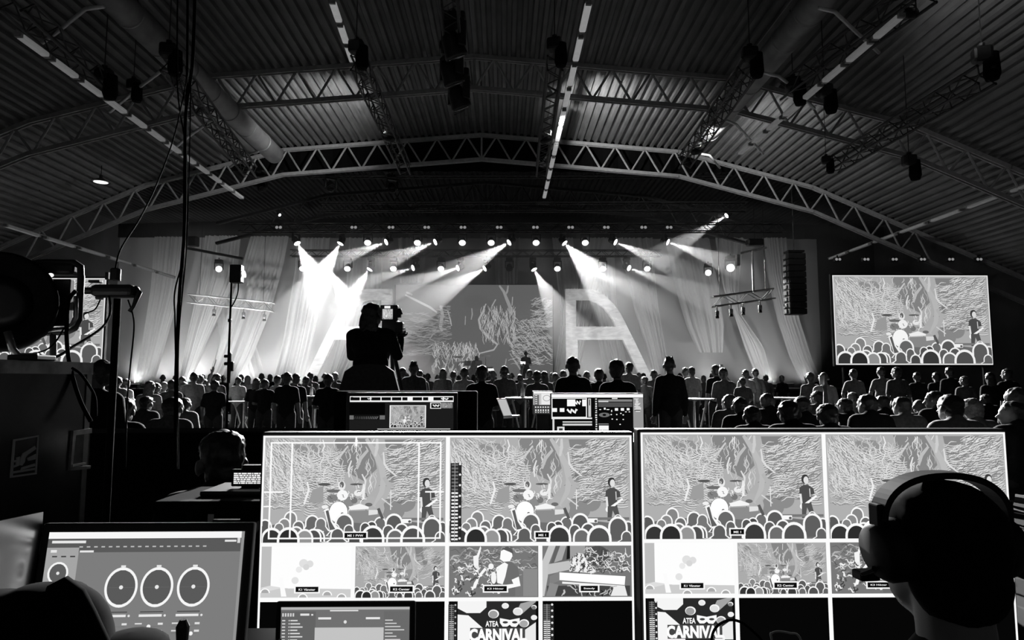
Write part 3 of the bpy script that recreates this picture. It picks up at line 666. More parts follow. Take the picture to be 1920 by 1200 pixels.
# blinders
def blinder(px, py, Y, lb, grp, s=1):
    t = thing('blinder_lamp', lb, 'lamp', P(px, py, Y), 0, grp); t.scale = (s, s, s)
    MB().box((0, .1, 0), (.34, .16, .2), None, .03).build('housing', M_BLACK, t)
    for d in (-.075, .075): MB().lathe([(.065, 0), (.055, .02), (.0, .025)], 12, (d, .02, 0), Matrix.Rotation(R(90), 3, 'X')).build('lens', M_LENSD, t)
    MB().box((0, .1, .14), (.05, .05, .12)).build('clamp', M_BLACKM, t)
for x in (522, 663, 733, 800, 868, 936, 1004, 1070, 1137, 1207, 1255): blinder(x, 426, 27.7, 'small paired blinder lamp in the row above the stage', 'paired blinders on the front truss')
for x in (1572, 1625, 1678, 1731, 1784, 1837): blinder(x, 486, 24.2, 'faint small lamp in the row above the right screen', 'faint lamps over the right screen', .8)
# moving heads
_mh = {}
def moving_head(px, py, Y, target=None, lb='', grp='', power=0, size=26, lens=True, s=1.0, cat='stage lamp'):
    c = P(px, py, Y); t = thing('moving_head_lamp', lb, cat, c, 0, grp); t.scale = (s, s, s)
    d = (Vector(target) - c).normalized() if target is not None else Vector((0, -.97, -.25)).normalized()
    if not _mh:
        _mh['base'] = MB().box((0, 0, .40), (.34, .30, .14), None, .03).mesh('base')
        y = MB(); y.box((0, 0, .3), (.40, .10, .06)); y.box((-.2, 0, .14), (.045, .11, .36)); y.box((.2, 0, .14), (.045, .11, .36)); _mh['yoke'] = y.mesh('yoke')
        _mh['head'] = MB().lathe([(.02, -.2), (.10, -.2), (.13, -.12), (.15, .02), (.165, .12), (.165, .15), (.15, .15)], 18).mesh('head', True)
        _mh['lens'] = MB().lathe([(.15, .151), (.09, .168), (.0, .174)], 18).mesh('lens', True)
        for k in ('base', 'yoke', 'head'): _mh[k].materials.append(M_BLACK)
        _mh['lens'].materials.append(M_LENS)
        _mh['lensd'] = _mh['lens'].copy(); _mh['lensd'].materials[0] = mat('dark_lens_glass', .01, .15)
    link('base', _mh['base'], None, t)
    yk = link('yoke', _mh['yoke'], None, t); yk.rotation_euler = (0, 0, math.atan2(d.y, d.x) - R(90))
    h = link('head', _mh['head'], None, t); h.rotation_euler = d.to_track_quat('Z', 'Y').to_euler()
    link('lens', _mh['lens' if lens else 'lensd'], None, h)
    MB().tube([(0, 0, .46), (0, 0, .56)], .03, 6).build('clamp', M_BLACKM, t)
    if power: spot('stage_beam', c + d * .22 * s, c + d * 5, power, size, .25, .03)
    return t
def at2(px, py, Y): return P(px, py, Y)
ROW1, ROW2 = 31.0, 33.0
UB, LB = 'beams from the upper lamp row', 'beams from the lower lamp row'
for x, y, tx, ty, dy, lb, pw, sz in (
    (555, 452, 592, 520, -.6, 'stage lamp throwing a wide beam at the far left end of the upper row', 2.4, 34), (641, 452, 600, 520, -.6, 'stage lamp of the upper row beaming down left into the brightest cone', 2.4, 34),
    (729, 452, 660, 478, -1.0, 'upper row stage lamp beaming left above the camera operator', 1.3, 20), (821, 452, 740, 484, -1.0, 'upper row stage lamp beaming left, third beam from the left', 1.4, 22),
    (959, 452, 870, 505, -1.0, 'upper row stage lamp with long beam down left over LED wall', 1.5, 26), (1055, 452, 1105, 505, -.6, 'upper row stage lamp with bright beam down right beside LED wall', 2.0, 40),
    (1149, 452, 1230, 486, -1.0, 'upper row stage lamp beaming right over the right letter', 1.4, 20), (1247, 452, 1330, 482, -1.0, 'rightmost upper row stage lamp beaming to the right', 1.5, 20)):
    c = P(x, y, ROW1); moving_head(x, y, ROW1, P(tx, ty, ROW1 + dy), lb, 'moving heads with beams', BEAM_W * pw, sz)
for x, y, tx, ty, dy, lb, pw, sz in (
    (616, 501, 650, 560, -.6, 'lower row stage lamp beaming down right above mirrored letter', 1.4, 34), (696, 501, 655, 560, -.6, 'lower row stage lamp beaming down left above mirrored letter', 1.4, 34),
    (779, 501, 715, 520, -1.0, 'lower row stage lamp with a thin beam to the left', 1.2, 18), (863, 501, 790, 525, -1.0, 'lower row stage lamp beaming left above LED wall', 1.5, 20),
    (913, 501, 830, 548, -1.0, 'lower row stage lamp with broad beam over LED wall left half', 1.4, 28), (999, 501, 1032, 560, -.6, 'lower row stage lamp beaming down right at LED wall edge', 1.1, 34),
    (1093, 501, 1140, 522, -1.0, 'lower row stage lamp with short beam over the right letter', 1.0, 18), (1175, 501, 1225, 520, -1.0, 'rightmost lower row stage lamp with short right beam', 1.0, 18)):
    moving_head(x, y, ROW2, P(tx, ty, ROW2 + dy), lb, 'moving heads with beams', BEAM_W * pw, sz)
for x, pw in ((690, 1), (783, 0), (867, 1), (921, 0), (1005, 1), (1097, 1)):
    moving_head(x, 452, ROW1, Vector((P(x, 452, ROW1).x * .9, 22, -1)), 'round glowing stage lamp facing the crowd in the upper row', 'upper row lamps facing the hall', 0, 55)
for x, pw, on in ((568, 1, 1), (652, 0, 1), (738, 0, 1), (827, 1, 1), (955, 0, 0), (1045, 0, 1), (1130, 1, 1), (1213, 1, 1)):
    moving_head(x, 501, ROW2, Vector((P(x, 498, ROW2).x * .9, 24, -1)), 'round stage lamp facing the crowd in the lower row', 'lower row lamps facing the hall', 0, 55, bool(on))
moving_head(1366, 402, 30.3, P(1285, 452, 30.0), 'single lamp high at right throwing a beam down left', '', BEAM_W * 1.2, 18, s=.8)
moving_head(1328, 511, 33.5, Vector((3, 10, 1)), 'left one of two round lamps beside the hanging truss', '', 0)
moving_head(1370, 502, 32.5, Vector((2, 8, 2)), 'larger right one of two round lamps beside the hanging truss', '', 0, s=1.25)
moving_head(410, 504, 33.5, Vector((-3, 10, 1)), 'faint round lamp in the haze left of the lamp stand', '', 0, s=1.0)
moving_head(523, 402, 27.6, P(560, 430, 27), 'tiny bright lamp high at left above the border', '', 0, s=.4)
# wash on the backdrop from uplights on the stage floor
for x, k in ((245, 1.6), (300, 1.9), (355, 2), (410, 2), (465, 2), (520, 1.8), (580, 1.4), (650, .8), (1080, .6), (1160, .6), (1240, .5), (1320, .4), (1400, .3), (1480, .2)):
    c = P(x, 730, 36.2); c.z = 1.1; t = thing('floor_wash_lamp', 'low uplight on the stage floor washing the grey backdrop', 'lamp', c, 0, 'floor uplights at the back of the stage')
    MB().box((0, 0, .12), (.5, .2, .16), None, .03).build('housing', M_BLACK, t); MB().box((0, .02, .205), (.44, .14, .012)).build('lens', M_LENSD, t)
    for sx in (-.18, .18): MB().box((sx, 0, .02), (.04, .16, .04)).build('foot', M_BLACKM, t)
    spot('floor_wash', c + Vector((0, 0, .26)), (c.x, 37, 3.4), CYC_W * k * .4, 150, 1, .15)
for x, k in ((250, 1.7), (350, 2.0), (450, 1.9), (560, 1.3), (1120, .6), (1230, .5), (1340, .6), (1450, 1.0), (1520, .9)):  # unseen lamps added to brighten the drapes from the front
    c = P(x, 730, 30.3); c.z = 1.1; t = thing('floor_wash_lamp', 'unseen low uplight added at the stage front to wash the voile drapes', 'lamp', c, 0, 'uplights added at the front of the stage')
    MB().box((0, 0, .12), (.5, .2, .16), None, .03).build('housing', M_BLACK, t); MB().box((0, .02, .205), (.44, .14, .012)).build('lens', M_LENSD, t)
    for sx in (-.18, .18): MB().box((sx, 0, .02), (.04, .16, .04)).build('foot', M_BLACKM, t)
    spot('drape_wash', c + Vector((0, 0, .26)), (c.x, 35, 4.2), DRAPE_W * k, 75, 1, .15)
# rig of three dark heads on the ridge truss
for x, y, z, lb in ((850, 88, 8.55, 'dark moving lamp on the ridge truss, topmost of three'), (846, 140, 8.35, 'dark moving lamp on the ridge truss, middle of three'), (860, 186, 8.2, 'dark moving lamp on the ridge truss, lowest of three')):
    p = PZ(x, y, z); moving_head(x, y, p.y, p + Vector((.35, .3, -.9)), lb, 'dark lamps on the ridge truss', 0, 20, False, 1.5)
for x, y, z, lb in ((620, 350, 7.4, 'dark lamp hanging under the upper truss left of the ridge'), (735, 352, 7.4, 'dark lamp hanging under the upper truss near the ridge'), (490, 350, 7.2, 'dark lamp hanging under the upper truss at left')):
    moving_head(x, y, 26.4, P(x + 14, y + 40, 25.5), lb, 'dark lamps under the upper truss', 0, 20, False, 1.1)
# hanging truss pieces either side
def hang_truss(pa, pb, Y, lb, m, lamps, s=1):
    A, B = P(*pa, Y), P(*pb, Y); tt = box_truss('hanging_truss', A, B, lb, .42, m, None, .035)
    for f in (.12, .88): q = (B - A) * f; MB().tube([q + Vector((0, 0, .2)), (q.x, q.y, prof_z2(A.x + q.x) - A.z)], .012, 5).build('suspension_cable', M_BLACKM, tt)
    for k, f in enumerate(lamps):
        q = A.lerp(B, f) + Vector((0, 0, -.62)); t = thing('truss_lamp', 'small lamp hanging under the %s' % lb.split(' ', 1)[1], 'lamp', q, 0, 'lamps under ' + lb)
        MB().box((0, 0, .1), (.16, .14, .22), None, .03).build('body', m, t); MB().tube([(0, 0, .2), (0, 0, .45)], .03, 6).box((0, 0, .41), (.05, .5, .07)).build('clamp', m, t); MB().lathe([(.09, -.12), (.07, 0), (.03, .02)], 10).build('snoot', M_BLACK, t)
hang_truss((1336, 566), (1449, 551), 28.5, 'bright short truss hanging over the right of the stage', M_TRUSSA, (.07, .3, .5, .78))
hang_truss((512, 576), (355, 560), 33.5, 'hazy short truss hanging over the left of the stage', M_TRUSSA, (.1, .35, .7))
t = thing('hanging_bar', 'bright sloping bar hanging above the right hanging truss', 'bar', P(1388, 475, 28.5))
o0 = Vector(t.location)
MB().tube([(0, 0, 0), P(1437, 464, 28.5) - o0], .05, 8).build('bar', M_TRUSSA, t); MB().tube([P(1410, 470, 28.5) - o0, P(1413, 548, 28.5) - o0], .05, 8).build('drop_pipe', M_TRUSSA, t)
MB().tube([P(1415, 455, 28.8) - o0, (P(1415, 455, 28.8) - o0).xy.to_3d() + Vector((0, 0, prof_z2(P(1415, 455, 28.8).x) - o0.z))], .012, 5).build('suspension_cable', M_BLACKM, t)
MB().box(P(1383, 488, 28.5) - o0, (.18, .2, .5), None, .04).build('lamp_body', M_TRUSSA, t); MB().box(P(1415, 455, 28.8) - o0, (.7, .4, .3), None, .06).build('motor_box', M_BLACK, t)
t = thing('hanging_bar', 'hazy sloping bar hanging at upper left of the stage', 'bar', P(350, 465, 33)); o0 = Vector(t.location)
MB().tube([(0, 0, 0), P(455, 485, 33) - o0], .07, 8).build('bar', M_TRUSS, t); MB().box(P(362, 453, 33) - o0, (.5, .4, .5), None, .06).build('motor_box', M_BLACK, t)
# loudspeaker line array
A, B = P(1472, 476, 27.5), P(1510, 590, 27.5)
t = thing('line_array', 'tall hanging loudspeaker array right of the stage', 'loudspeaker', (A.x, 27.5, B.z)); n = 10; W, H = B.x - A.x, A.z - B.z
for k in range(n):
    z = H * (k + .5) / n; off = .10 * (1 - k / n) ** 2
    b = MB().box((W / 2 + off * .2, off, z), (W, .55, H / n * .93), None, .03).build('cabinet', mat('speaker_grey', .05, .6), t)
    MB().box((W / 2 + off * .2, -.285 + off, z), (W * .9, .02, H / n * .75)).build('grille', mat('speaker_grille', .03, .6), b)
    MB().box((-.025, off, z), (.05, .3, H / n * .6)).build('rigging_plate', M_ALU, t)
MB().box((W / 2, 0, H + .08), (W * .9, .5, .08)).build('bumper', M_BLACKM, t); MB().tube([(W / 2, 0, H + .1), (W / 2, 0, prof_z2(A.x + W / 2) - B.z)], .02, 6).build('chain', M_BLACKM, t)
# drum kit and performers stage centre
t = thing('drum_kit', 'white drum kit at stage centre below the LED wall', 'drum kit', P(888, 712, 33.6).xy.to_3d() + Vector((0, 0, 1.1))); M_WH = mat('white_drum', .8, .4)
MB().box((0, 0, .15), (2.4, 2, .3)).build('riser', M_BLACKM, t)
MB().lathe([(.0, 0), (.34, 0), (.36, .02), (.36, .42), (.34, .44), (0, .44)], 24, (0, -.3, .68), Matrix.Rotation(R(-90), 3, 'X')).build('bass_drum', M_WH, t)
for x, y, z, r_ in ((-.3, .1, 1.1, .17), (.25, .1, 1.1, .17), (.75, .3, .8, .22)): MB().lathe([(0, 0), (r_, 0), (r_, .25), (0, .25)], 16, (x, y, z)).build('tom_drum', M_WH, t)
for x, y, z in ((-.8, .1, 1.55), (.6, .1, 1.6), (-.5, .4, 1.3)):
    c = MB().lathe([(.0, .03), (.06, .025), (.26, 0), (.06, .02)], 18, (x, y, z), Matrix.Rotation(R(12), 3, 'X')).build('cymbal', M_ALU, t); MB().tube([(x, y, .3), (x, y, z)], .012, 6).build('stand', M_ALU, c)
# ------------------------------------------------------------------ haze
hz = MB().prism([(-18, 29.5, .6), (18, 29.5, .6), (18, 29.5, 9.6), (-18, 29.5, 9.6)], (0, 7.3, 0)).build('stage_haze', None)
hm = bpy.data.materials.new('haze'); hm.use_nodes = True; nt = hm.node_tree; nt.nodes.remove(nt.nodes['Principled BSDF'])
vsn = nt.nodes.new('ShaderNodeVolumeScatter'); vsn.inputs['Density'].default_value = HAZE; vsn.inputs['Anisotropy'].default_value = .15; vsn.inputs['Color'].default_value = (1, 1, 1, 1)
nt.links.new(vsn.outputs[0], nt.nodes['Material Output'].inputs['Volume']); hz.data.materials.append(hm)
tag(hz, 'thin haze hanging over the stage and catching the light beams', 'haze', kind='stuff')
# the front blinders throw their light over the crowd
for x in (522, 733, 936, 1137, 1255):
    q = P(x, 426, 27.6); spot('blinder_light', q, (q.x * 1.15, 14, 1.0), RIM_W, 38, .5, .08)
# uplights added on the rigging trusses to brighten patches of the roof deck
def uplight(key, f, tx, ty, lb, pw, sz=70):
    A, B = RT[key]; p = A.lerp(B, f) + Vector((0, 0, -.2)); t = thing('added_uplight', lb, 'lamp', p)
    tg = PZ(tx, ty, prof_z(PZ(tx, ty, 10).x)); d = (tg - p).normalized(); rot = aim(d)
    MB().lathe([(.03, -.22), (.08, -.2), (.1, 0), (.1, .18), (.09, .18), (.08, .02)], 14, (0, 0, 0), rot).build('can', M_BLACK, t, True)
    MB().tube([(-.12, 0, .0), (-.12, 0, .16), (.12, 0, .16), (.12, 0, 0)], .012, 6).build('bracket', M_BLACKM, t)
    spot('roof_wash', p + d * .2, tg, pw, sz, .8, .1)
uplight('R1', .55, 1150, 205, 'small dark lamp added on the truss right of the ridge to light the roof', UP_W, 95)
uplight('L1', .55, 560, 215, 'small dark lamp added on the truss left of the ridge to light the roof', UP_W * .6, 95)
uplight('R2', .75, 1430, 240, 'small dark lamp added on the truss beside the right duct to light the roof', UP_W * .5, 90)
uplight('R3', .1, 1850, 20, 'small dark lamp added on the thick right truss to light the roof corner', UP_W * .12, 80)
# pendant lamps
for x, y, Y, lb in ((75, 342, 22, 'left one of two lit pendant lamps at the far left'), (189, 342, 22, 'right one of two lit pendant lamps at the far left'), (1652, 338, 24, 'single dim pendant lamp at the right')):
    p = P(x, y, Y); t = thing('pendant_lamp', lb, 'lamp', p); MB().lathe([(.05, .25), (.06, .15), (.28, .02), (.3, 0), (.28, .01), (.05, .13)], 20).build('shade', M_BLACKM, t, True)
    MB().lathe([(0, .03), (.1, .03), (.22, .005), (0, .004)], 16).build('bulb', emit('pendant_bulb', 1.5 if x < 1000 else .3), t); MB().tube([(0, 0, .25), (0, 0, prof_z(p.x) - p.z)], .01, 5).build('cord', M_CABLE, t)
from mathutils import noise as mnoise
# ------------------------------------------------------------------ people
M_SKIN = mat('skin', .15, .5, noise=.1, scale=20)
HAIR = {'matte': mat('matte_dark_hair', .006, .95, noise=.5, scale=60, spec=.08), 'dark': mat('dark_hair', .03, .42, noise=.5, scale=60), 'fair': mat('fair_hair', .16, .5, noise=.4, scale=60), 'grey': mat('grey_hair', .05, .5, noise=.4, scale=60)}
SHIRT = {'k': mat('black_shirt', .010, .9, noise=.3, scale=25, spec=.15), 'd': mat('dark_grey_shirt', .09, .9, noise=.25, scale=25, spec=.15), 'g': mat('grey_shirt', .3, .9, noise=.2, scale=25, spec=.15), 'w': mat('white_shirt', .5, .9, noise=.12, scale=25, spec=.15)}
M_TROUS = mat('dark_trousers', .02, .9, noise=.3, scale=25)
_DG = None
def remesh(mb, voxel, name, it=3):
    me = mb.mesh('tmp'); o = bpy.data.objects.new('tmp', me); COL.objects.link(o)
    md = o.modifiers.new('r', 'REMESH'); md.mode = 'VOXEL'; md.voxel_size = voxel
    sm = o.modifiers.new('s', 'SMOOTH'); sm.iterations = it; sm.factor = .5
    bpy.context.view_layer.update()
    out = bpy.data.meshes.new_from_object(o.evaluated_get(bpy.context.evaluated_depsgraph_get())); out.name = name
    bpy.data.objects.remove(o); bpy.data.meshes.remove(me)
    for p in out.polygons: p.use_smooth = True
    out.materials.clear()
    return out
def hand(m, w_, fwd, side, curl=.5):
    w_ = Vector(w_); f = Vector(fwd).normalized(); s = Vector((side, 0, 0)); s = (s - f * s.dot(f)).normalized(); n = f.cross(s) * side
    pc = w_ + f * .05; m.ell(pc, (.042, .022, .052), 10, 6, Matrix((s, n, f)).transposed())
    for k, L in enumerate((.062, .075, .07, .055)):
        a = w_ + f * .09 + s * (.028 - .019 * k); b = a + f * L * .55 - n * L * .3 * curl; c = b + f * L * .35 - n * L * .5 * curl
        m.cap(a, b, .0095, .009, 6); m.cap(b, c, .009, .008, 6)
    a = w_ + f * .03 + s * .035; b = a + f * .035 + s * .025; m.cap(a, b, .012, .01, 6); m.cap(b, b + f * .03 - n * .01, .01, .009, 6)
ARMS = {'down': ((.225, -.02, 1.13), (.235, .05, .88)), 'front': ((.235, -.03, 1.13), (.10, .22, 1.10)), 'hip': ((.30, -.06, 1.16), (.19, .08, 1.0)),
        'up': ((.27, .16, 1.50), (.20, .20, 1.78)), 'phone': ((.24, .18, 1.36), (.10, .30, 1.62)), 'desk': ((.25, .12, 1.14), (.2, .38, 1.08)), 'camera': ((.21, .13, 1.18), (.17, .40, 1.40))}
_pc = {}
def person_meshes(pose, la, ra, hair, yaw, vox=.013, lean=0.0, sleeve='short'):
    key = (pose, la, ra, hair, yaw, vox, lean, sleeve)
    if key in _pc: return _pc[key]
    sit = -.43 if pose == 'sit' else 0
    T = lambda x, y, z: Vector((x, y + lean * max(0, z - .95), z + sit))
    HR = Matrix.Rotation(yaw, 3, 'Z'); hc = T(0, .02, 1.63) if pose != 'sit' or vox < .01 else T(0, .06, 1.575)
    H = lambda x, y, z: hc + HR @ Vector((x, y, z))
    body, sh, tr, hr = MB(), MB(), MB(), MB()
    # head
    body.ell(H(0, -.006, .018), (.076, .096, .098), 18, 12, HR); body.ell(H(0, .03, -.055), (.056, .062, .062), 14, 8, HR); body.ell(H(0, .062, -.092), (.026, .022, .02), 8, 6, HR)
    body.cap(H(0, .092, .0), H(0, .11, -.03), .010, .015, 6); body.ell(H(0, .086, -.062), (.024, .012, .011), 8, 6, HR); body.ell(H(0, .08, .025), (.05, .018, .014), 8, 6, HR)
    for s in (-1, 1): body.ell(H(s * .090, -.008, -.012), (.014, .026, .036), 8, 6, HR); body.ell(H(s * .031, .078, .005), (.013, .012, .01), 8, 6, HR)
    body.cap(T(0, -.015, 1.44), hc + Vector((0, -.02, -.05)), .058, .052)
    # torso
    for mb, e in ((body, 0), (sh, .014)):
        mb.ell(T(0, 0, 1.30), (.165 + e, .105 + e, .17 + e)); mb.ell(T(0, 0, 1.10), (.145 + e * 1.5, .10 + e * 1.5, .2)); mb.ell(T(0, 0, .96), (.16 + e, .11 + e, .12 + e))
        mb.cap(T(-.135, -.005, 1.41), T(.135, -.005, 1.41), .062 + e, .062 + e); mb.cap(T(0, -.01, 1.42), T(0, -.012, 1.47), .07 + e * 1.6, .05 + e * 1.4)
    for s, nm in ((-1, la), (1, ra)):
        e_, w_ = ARMS[nm]; S, E, W_ = T(s * .165, -.005, 1.405), T(s * e_[0], e_[1], e_[2]), T(s * w_[0], w_[1], w_[2])
        body.cap(S, E, .052, .042); body.cap(E, W_, .042, .028); hand(body, W_, (W_ - E), s, .6)
        if sleeve == 'short': sh.cap(S, S.lerp(E, .8), .066, .056)
        else: sh.cap(S, E, .066, .053); sh.cap(E, E.lerp(W_, .95), .053, .042)
    for s in (-1, 1):
        hp = T(s * .09, 0, .93)
        if pose == 'sit': K, A_ = Vector((s * .13, .44, .53)), Vector((s * .13, .42, .09))
        else: K, A_ = Vector((s * .105, .02, .50)), Vector((s * .115, -.01, .09))
        body.cap(hp, K, .08, .055); body.cap(K, A_, .055, .04); body.ell(A_ + Vector((0, .06, -.045)), (.045, .13, .042))
        tr.cap(hp, K, .1, .072); tr.cap(K, A_, .072, .062)
    tr.ell(T(0, 0, .95), (.17, .122, .11))
    # hair
    if hair != 'bald':
        k = 1.16 if hair == 'big' else 1
        hr.ell(H(0, -.016, .034), (.085 * k, .099 * k, .09 * k), 18, 12, HR); hr.ell(H(0, -.045, -.03), (.074 * k, .062 * k, .075 * k), 14, 8, HR)
        if hair == 'long': hr.ell(H(0, -.06, -.13), (.098, .05, .2), 14, 10, HR); hr.ell(H(0, -.03, -.05), (.095, .075, .12), 14, 10, HR)
        if hair == 'cap': hr.ell(H(0, -.005, .06), (.09, .106, .075), 18, 10, HR); hr.ell(H(0, .11, .045), (.07, .065, .01), 14, 6, HR)
        if hair == 'spiky':
            for q in range(10): a = q * .63; hr.cap(H(.04 * math.cos(a), -.02 + .05 * math.sin(a), .08), H(.055 * math.cos(a), -.02 + .06 * math.sin(a), .145), .022, .008, 6)
    out = {'body': remesh(body, vox, 'body'), 'shirt': remesh(sh, .02, 'shirt'), 'trousers': remesh(tr, .024, 'trousers')}
    if hair != 'bald':
        out['hair'] = remesh(hr, .012, 'hair', 2); hm_ = out['hair']
        for v in hm_.vertices:
            d_ = mnoise.noise(v.co * 26 + Vector((yaw * 7, len(hair), 0))) * .010 + mnoise.noise(v.co * 70) * .006; v.co += v.normal * d_ * (.35 if vox < .01 else 1)
    for k_, m_ in (('body', M_SKIN), ('shirt', SHIRT['k']), ('trousers', M_TROUS), ('hair', HAIR['dark'])):
        if k_ in out: out[k_].materials.append(m_)
    _pc[key] = out; return out
PLACED = []
def free_spot(px, ytop, Y, pose):
    for off in (0, .35, -.35, .7, -.7, 1.05, -1.05, 1.4, 1.75, 2.1):
        q = P(px, ytop, Y + off); ok = True
        for x, y, ps in PLACED:
            dy = q.y - y; f = .5 + (.3 if (ps == 'sit' and dy > 0) or (pose == 'sit' and dy < 0) else 0)
            if abs(q.x - x) < .56 and abs(dy) < f: ok = False; break
        if ok: break
    PLACED.append((q.x, q.y, pose)); return Y + off
def hold(t, p): return Vector(t.location) + Matrix.Rotation(t.rotation_euler.z, 3, 'Z') @ Vector((p[0] * t.scale.x, p[1] * t.scale.y, p[2] * t.scale.z))
def person(px, ytop, w_, label, pose='stand', la='down', ra='down', hair='short', yaw=0, rz=0, shirt='k', hcol='dark', group=None, Y=None, top=None, base=0, lean=0, sleeve='short', vox=.013, cat='person'):
    Y = Y or free_spot(px, ytop, .168 * FPX / w_, pose); q = P(px, ytop, Y); z = q.z if top is None else top
    ref = (1.765 if pose == 'stand' else 1.335 if vox < .01 else 1.28); s = (z - base) / ref
    s = min(max(s, .82), 1.12)
    t = thing('person', label, cat, (q.x, Y, base), rz, group); sx = min(max(s, .95), 1.05) * (1.1 if pose == 'sit' and vox > .01 else 1); t.scale = (sx, sx, s)
    for k, me in person_meshes(pose, la, ra, hair, yaw, vox, lean, sleeve).items():
        o = link(k, me, None, t)
        m_ = SHIRT[shirt] if k == 'shirt' else HAIR[hcol] if k == 'hair' else None
        if m_: o.material_slots[0].link = 'OBJECT'; o.material_slots[0].material = m_
    return t
A_ = [('stand', 'down', 'down'), ('stand', 'front', 'front'), ('stand', 'hip', 'down'), ('stand', 'front', 'down')]
def stand(px, y, w_, shirt, label, k=0, hair='short', yaw=0, rz=0, hcol='dark', group=None, **kw):
    p_ = A_[k]; return person(px, y, w_, label, p_[0], p_[1], p_[2], hair, yaw, rz, shirt, hcol, group, **kw)
def sit(px, y, w_, shirt, label, hair='short', yaw=0, rz=0, hcol='dark', **kw): return person(px, y, w_, label, 'sit', 'front', 'front', hair, yaw, rz, shirt, hcol, kw.pop('group', 'seated spectators'), **kw)
Q = R(35)
# left side
stand(187, 672, 38, 'k', 'dark person in profile behind the thick black pole at left', 1, yaw=R(70), sleeve='long')
stand(221, 705, 15, 'g', 'spectator in light grey top right beside the thick black pole', 0)
stand(236, 709, 14, 'w', 'spectator in pale top, second right of the thick black pole', 0, rz=-.3)
stand(281, 713, 18, 'g', 'fair long-haired spectator in the left part of the crowd', 0, 'long', hcol='fair')
stand(293, 718, 15, 'd', 'dark-haired spectator in grey shirt just right of the fair-haired one', 3, yaw=-Q)
stand(307, 715, 15, 'g', 'spectator half turned, left of the hanging cable bundle', 0, yaw=Q, hcol='fair')
stand(323, 711, 16, 'd', 'dark spectator directly left of the hanging cable bundle', 0)
stand(342, 705, 13, 'd', 'spectator with dark hair right behind the cable bundle', 0)
stand(345, 715, 14, 'k', 'spectator in black shirt right of the cable bundle', 1)
stand(364, 697, 14, 'g', 'tall spectator in grey shirt between cable bundle and lamp stand', 2, rz=.3)
stand(376, 702, 13, 'd', 'spectator behind the tall one in grey shirt, left crowd', 0)
stand(385, 711, 12, 'g', 'small spectator beside the broad black-shirted man at left', 0)
stand(403, 712, 14, 'k', 'broad man in black shirt just left of the lamp stand', 0, Y=13)
P_STICK = person(406, 700, 14, 'spectator wearing a cap and raising a thin stick, left of lamp stand', 'stand', 'up', 'down', 'cap', 0, 0, 'd')
stand(447, 706, 11.5, 'g', 'spectator in grey shirt right of the lamp stand', 3)
stand(481, 708, 13.5, 'k', 'dark spectator, first of the pair right of the lamp stand', 0, 'long')
stand(497, 710, 14, 'k', 'dark spectator, second of the pair right of the lamp stand', 1, yaw=-Q)
stand(520, 703, 13, 'g', 'spectator in grey top left of the broad dark pair', 1, rz=-.5)
stand(539, 697, 17, 'k', 'broad man in black, left one of the close pair at left', 0)
stand(554, 699, 16, 'k', 'man in black, right one of the close pair at left', 0, yaw=Q)
stand(574, 705, 13, 'd', 'spectator in dark grey with hands in front near a bar table', 1)
stand(582, 697, 11.5, 'd', 'spectator with glowing hair rim behind the bar table', 0)
stand(616, 700, 18, 'k', 'dark man standing left of the camera operator', 1)
stand(628, 698, 12.5, 'd', 'spectator in a pale cap left of the camera operator', 0, 'cap', hcol='fair')
sit(244, 745, 17, 'k', 'seated dark spectator with glasses behind the lamp pole at left', yaw=-Q)
sit(271, 743, 20, 'd', 'seated person in a dark cap with bright stripe at left', 'cap')
sit(320, 745, 28, 'd', 'seated dark spectator in front of the cable bundle', 'big')
sit(344, 744, 20, 'g', 'seated spectator in grey with greyish hair right of the cable bundle', hcol='grey')
sit(226, 745, 30, 'k', 'dark seated figure close beside the thick black pole', 'big')
# centre
stand(755, 688, 13, 'k', 'dark spectator at the right elbow of the camera operator', 0)
stand(776, 678, 16, 'd', 'tall man with upright hair in grey jacket right of the video camera', 0, 'spiky', sleeve='long')
stand(787, 693, 12.5, 'd', 'spectator peeking from behind the tall man with upright hair', 0, yaw=-Q)
stand(831, 690, 12, 'd', 'hooded spectator before the left half of the LED wall', 0, 'long')
stand(850, 695, 11, 'd', 'short spectator left of the grey-shirted man before LED wall', 0)
stand(871, 688, 15, 'g', 'broad man in grey shirt before the LED wall', 3)
stand(903, 683, 22, 'k', 'man in black working at the mixing desk, back to us', 1, lean=.12)
stand(924, 692, 13, 'd', 'bald spectator right behind the man at the mixing desk', 0, 'bald')
P_PHONE = person(920, 694, 12, 'spectator holding a lit phone overhead before the LED wall', 'stand', 'phone', 'phone', 'short', 0, 0, 'k')
stand(946, 685, 15, 'd', 'man in dark grey shirt standing right of the mixing desk man', 1)
stand(975, 701, 11, 'd', 'small spectator before the right half of the LED wall', 0)
P_ARM = person(993, 692, 11, 'spectator with one arm raised high before the LED wall', 'stand', 'up', 'down', 'short', 0, 0, 'd')
stand(1007, 694, 16, 'd', 'man in dark grey shirt behind the small console screen', 1)
stand(1020, 695, 13, 'd', 'spectator turned sideways next to the raised arm', 0, 'long', yaw=Q, hcol='grey')
stand(1041, 698, 12.5, 'd', 'dark-haired spectator left of the tallest desk technician', 0)
stand(1056, 693, 12, 'd', 'spectator half hidden by the tallest desk technician', 0)
stand(1074, 667, 23, 'k', 'short-haired technician in black standing over the right monitors', 1)
stand(1100, 695, 12, 'd', 'spectator between the two technicians, left', 0)
stand(1123, 691, 16, 'k', 'bushy-haired spectator between the two technicians', 0, 'big')
stand(1157, 674, 23, 'k', 'technician with thick hair in black over the right monitors', 1, 'big', yaw=R(-20), Y=8.4)
stand(1179, 678, 13, 'g', 'tall spectator in grey shirt right of the thick-haired technician', 0, yaw=Q)
stand(1208, 705, 13, 'd', 'spectator turned left beside the standing man in black', 2, yaw=Q)
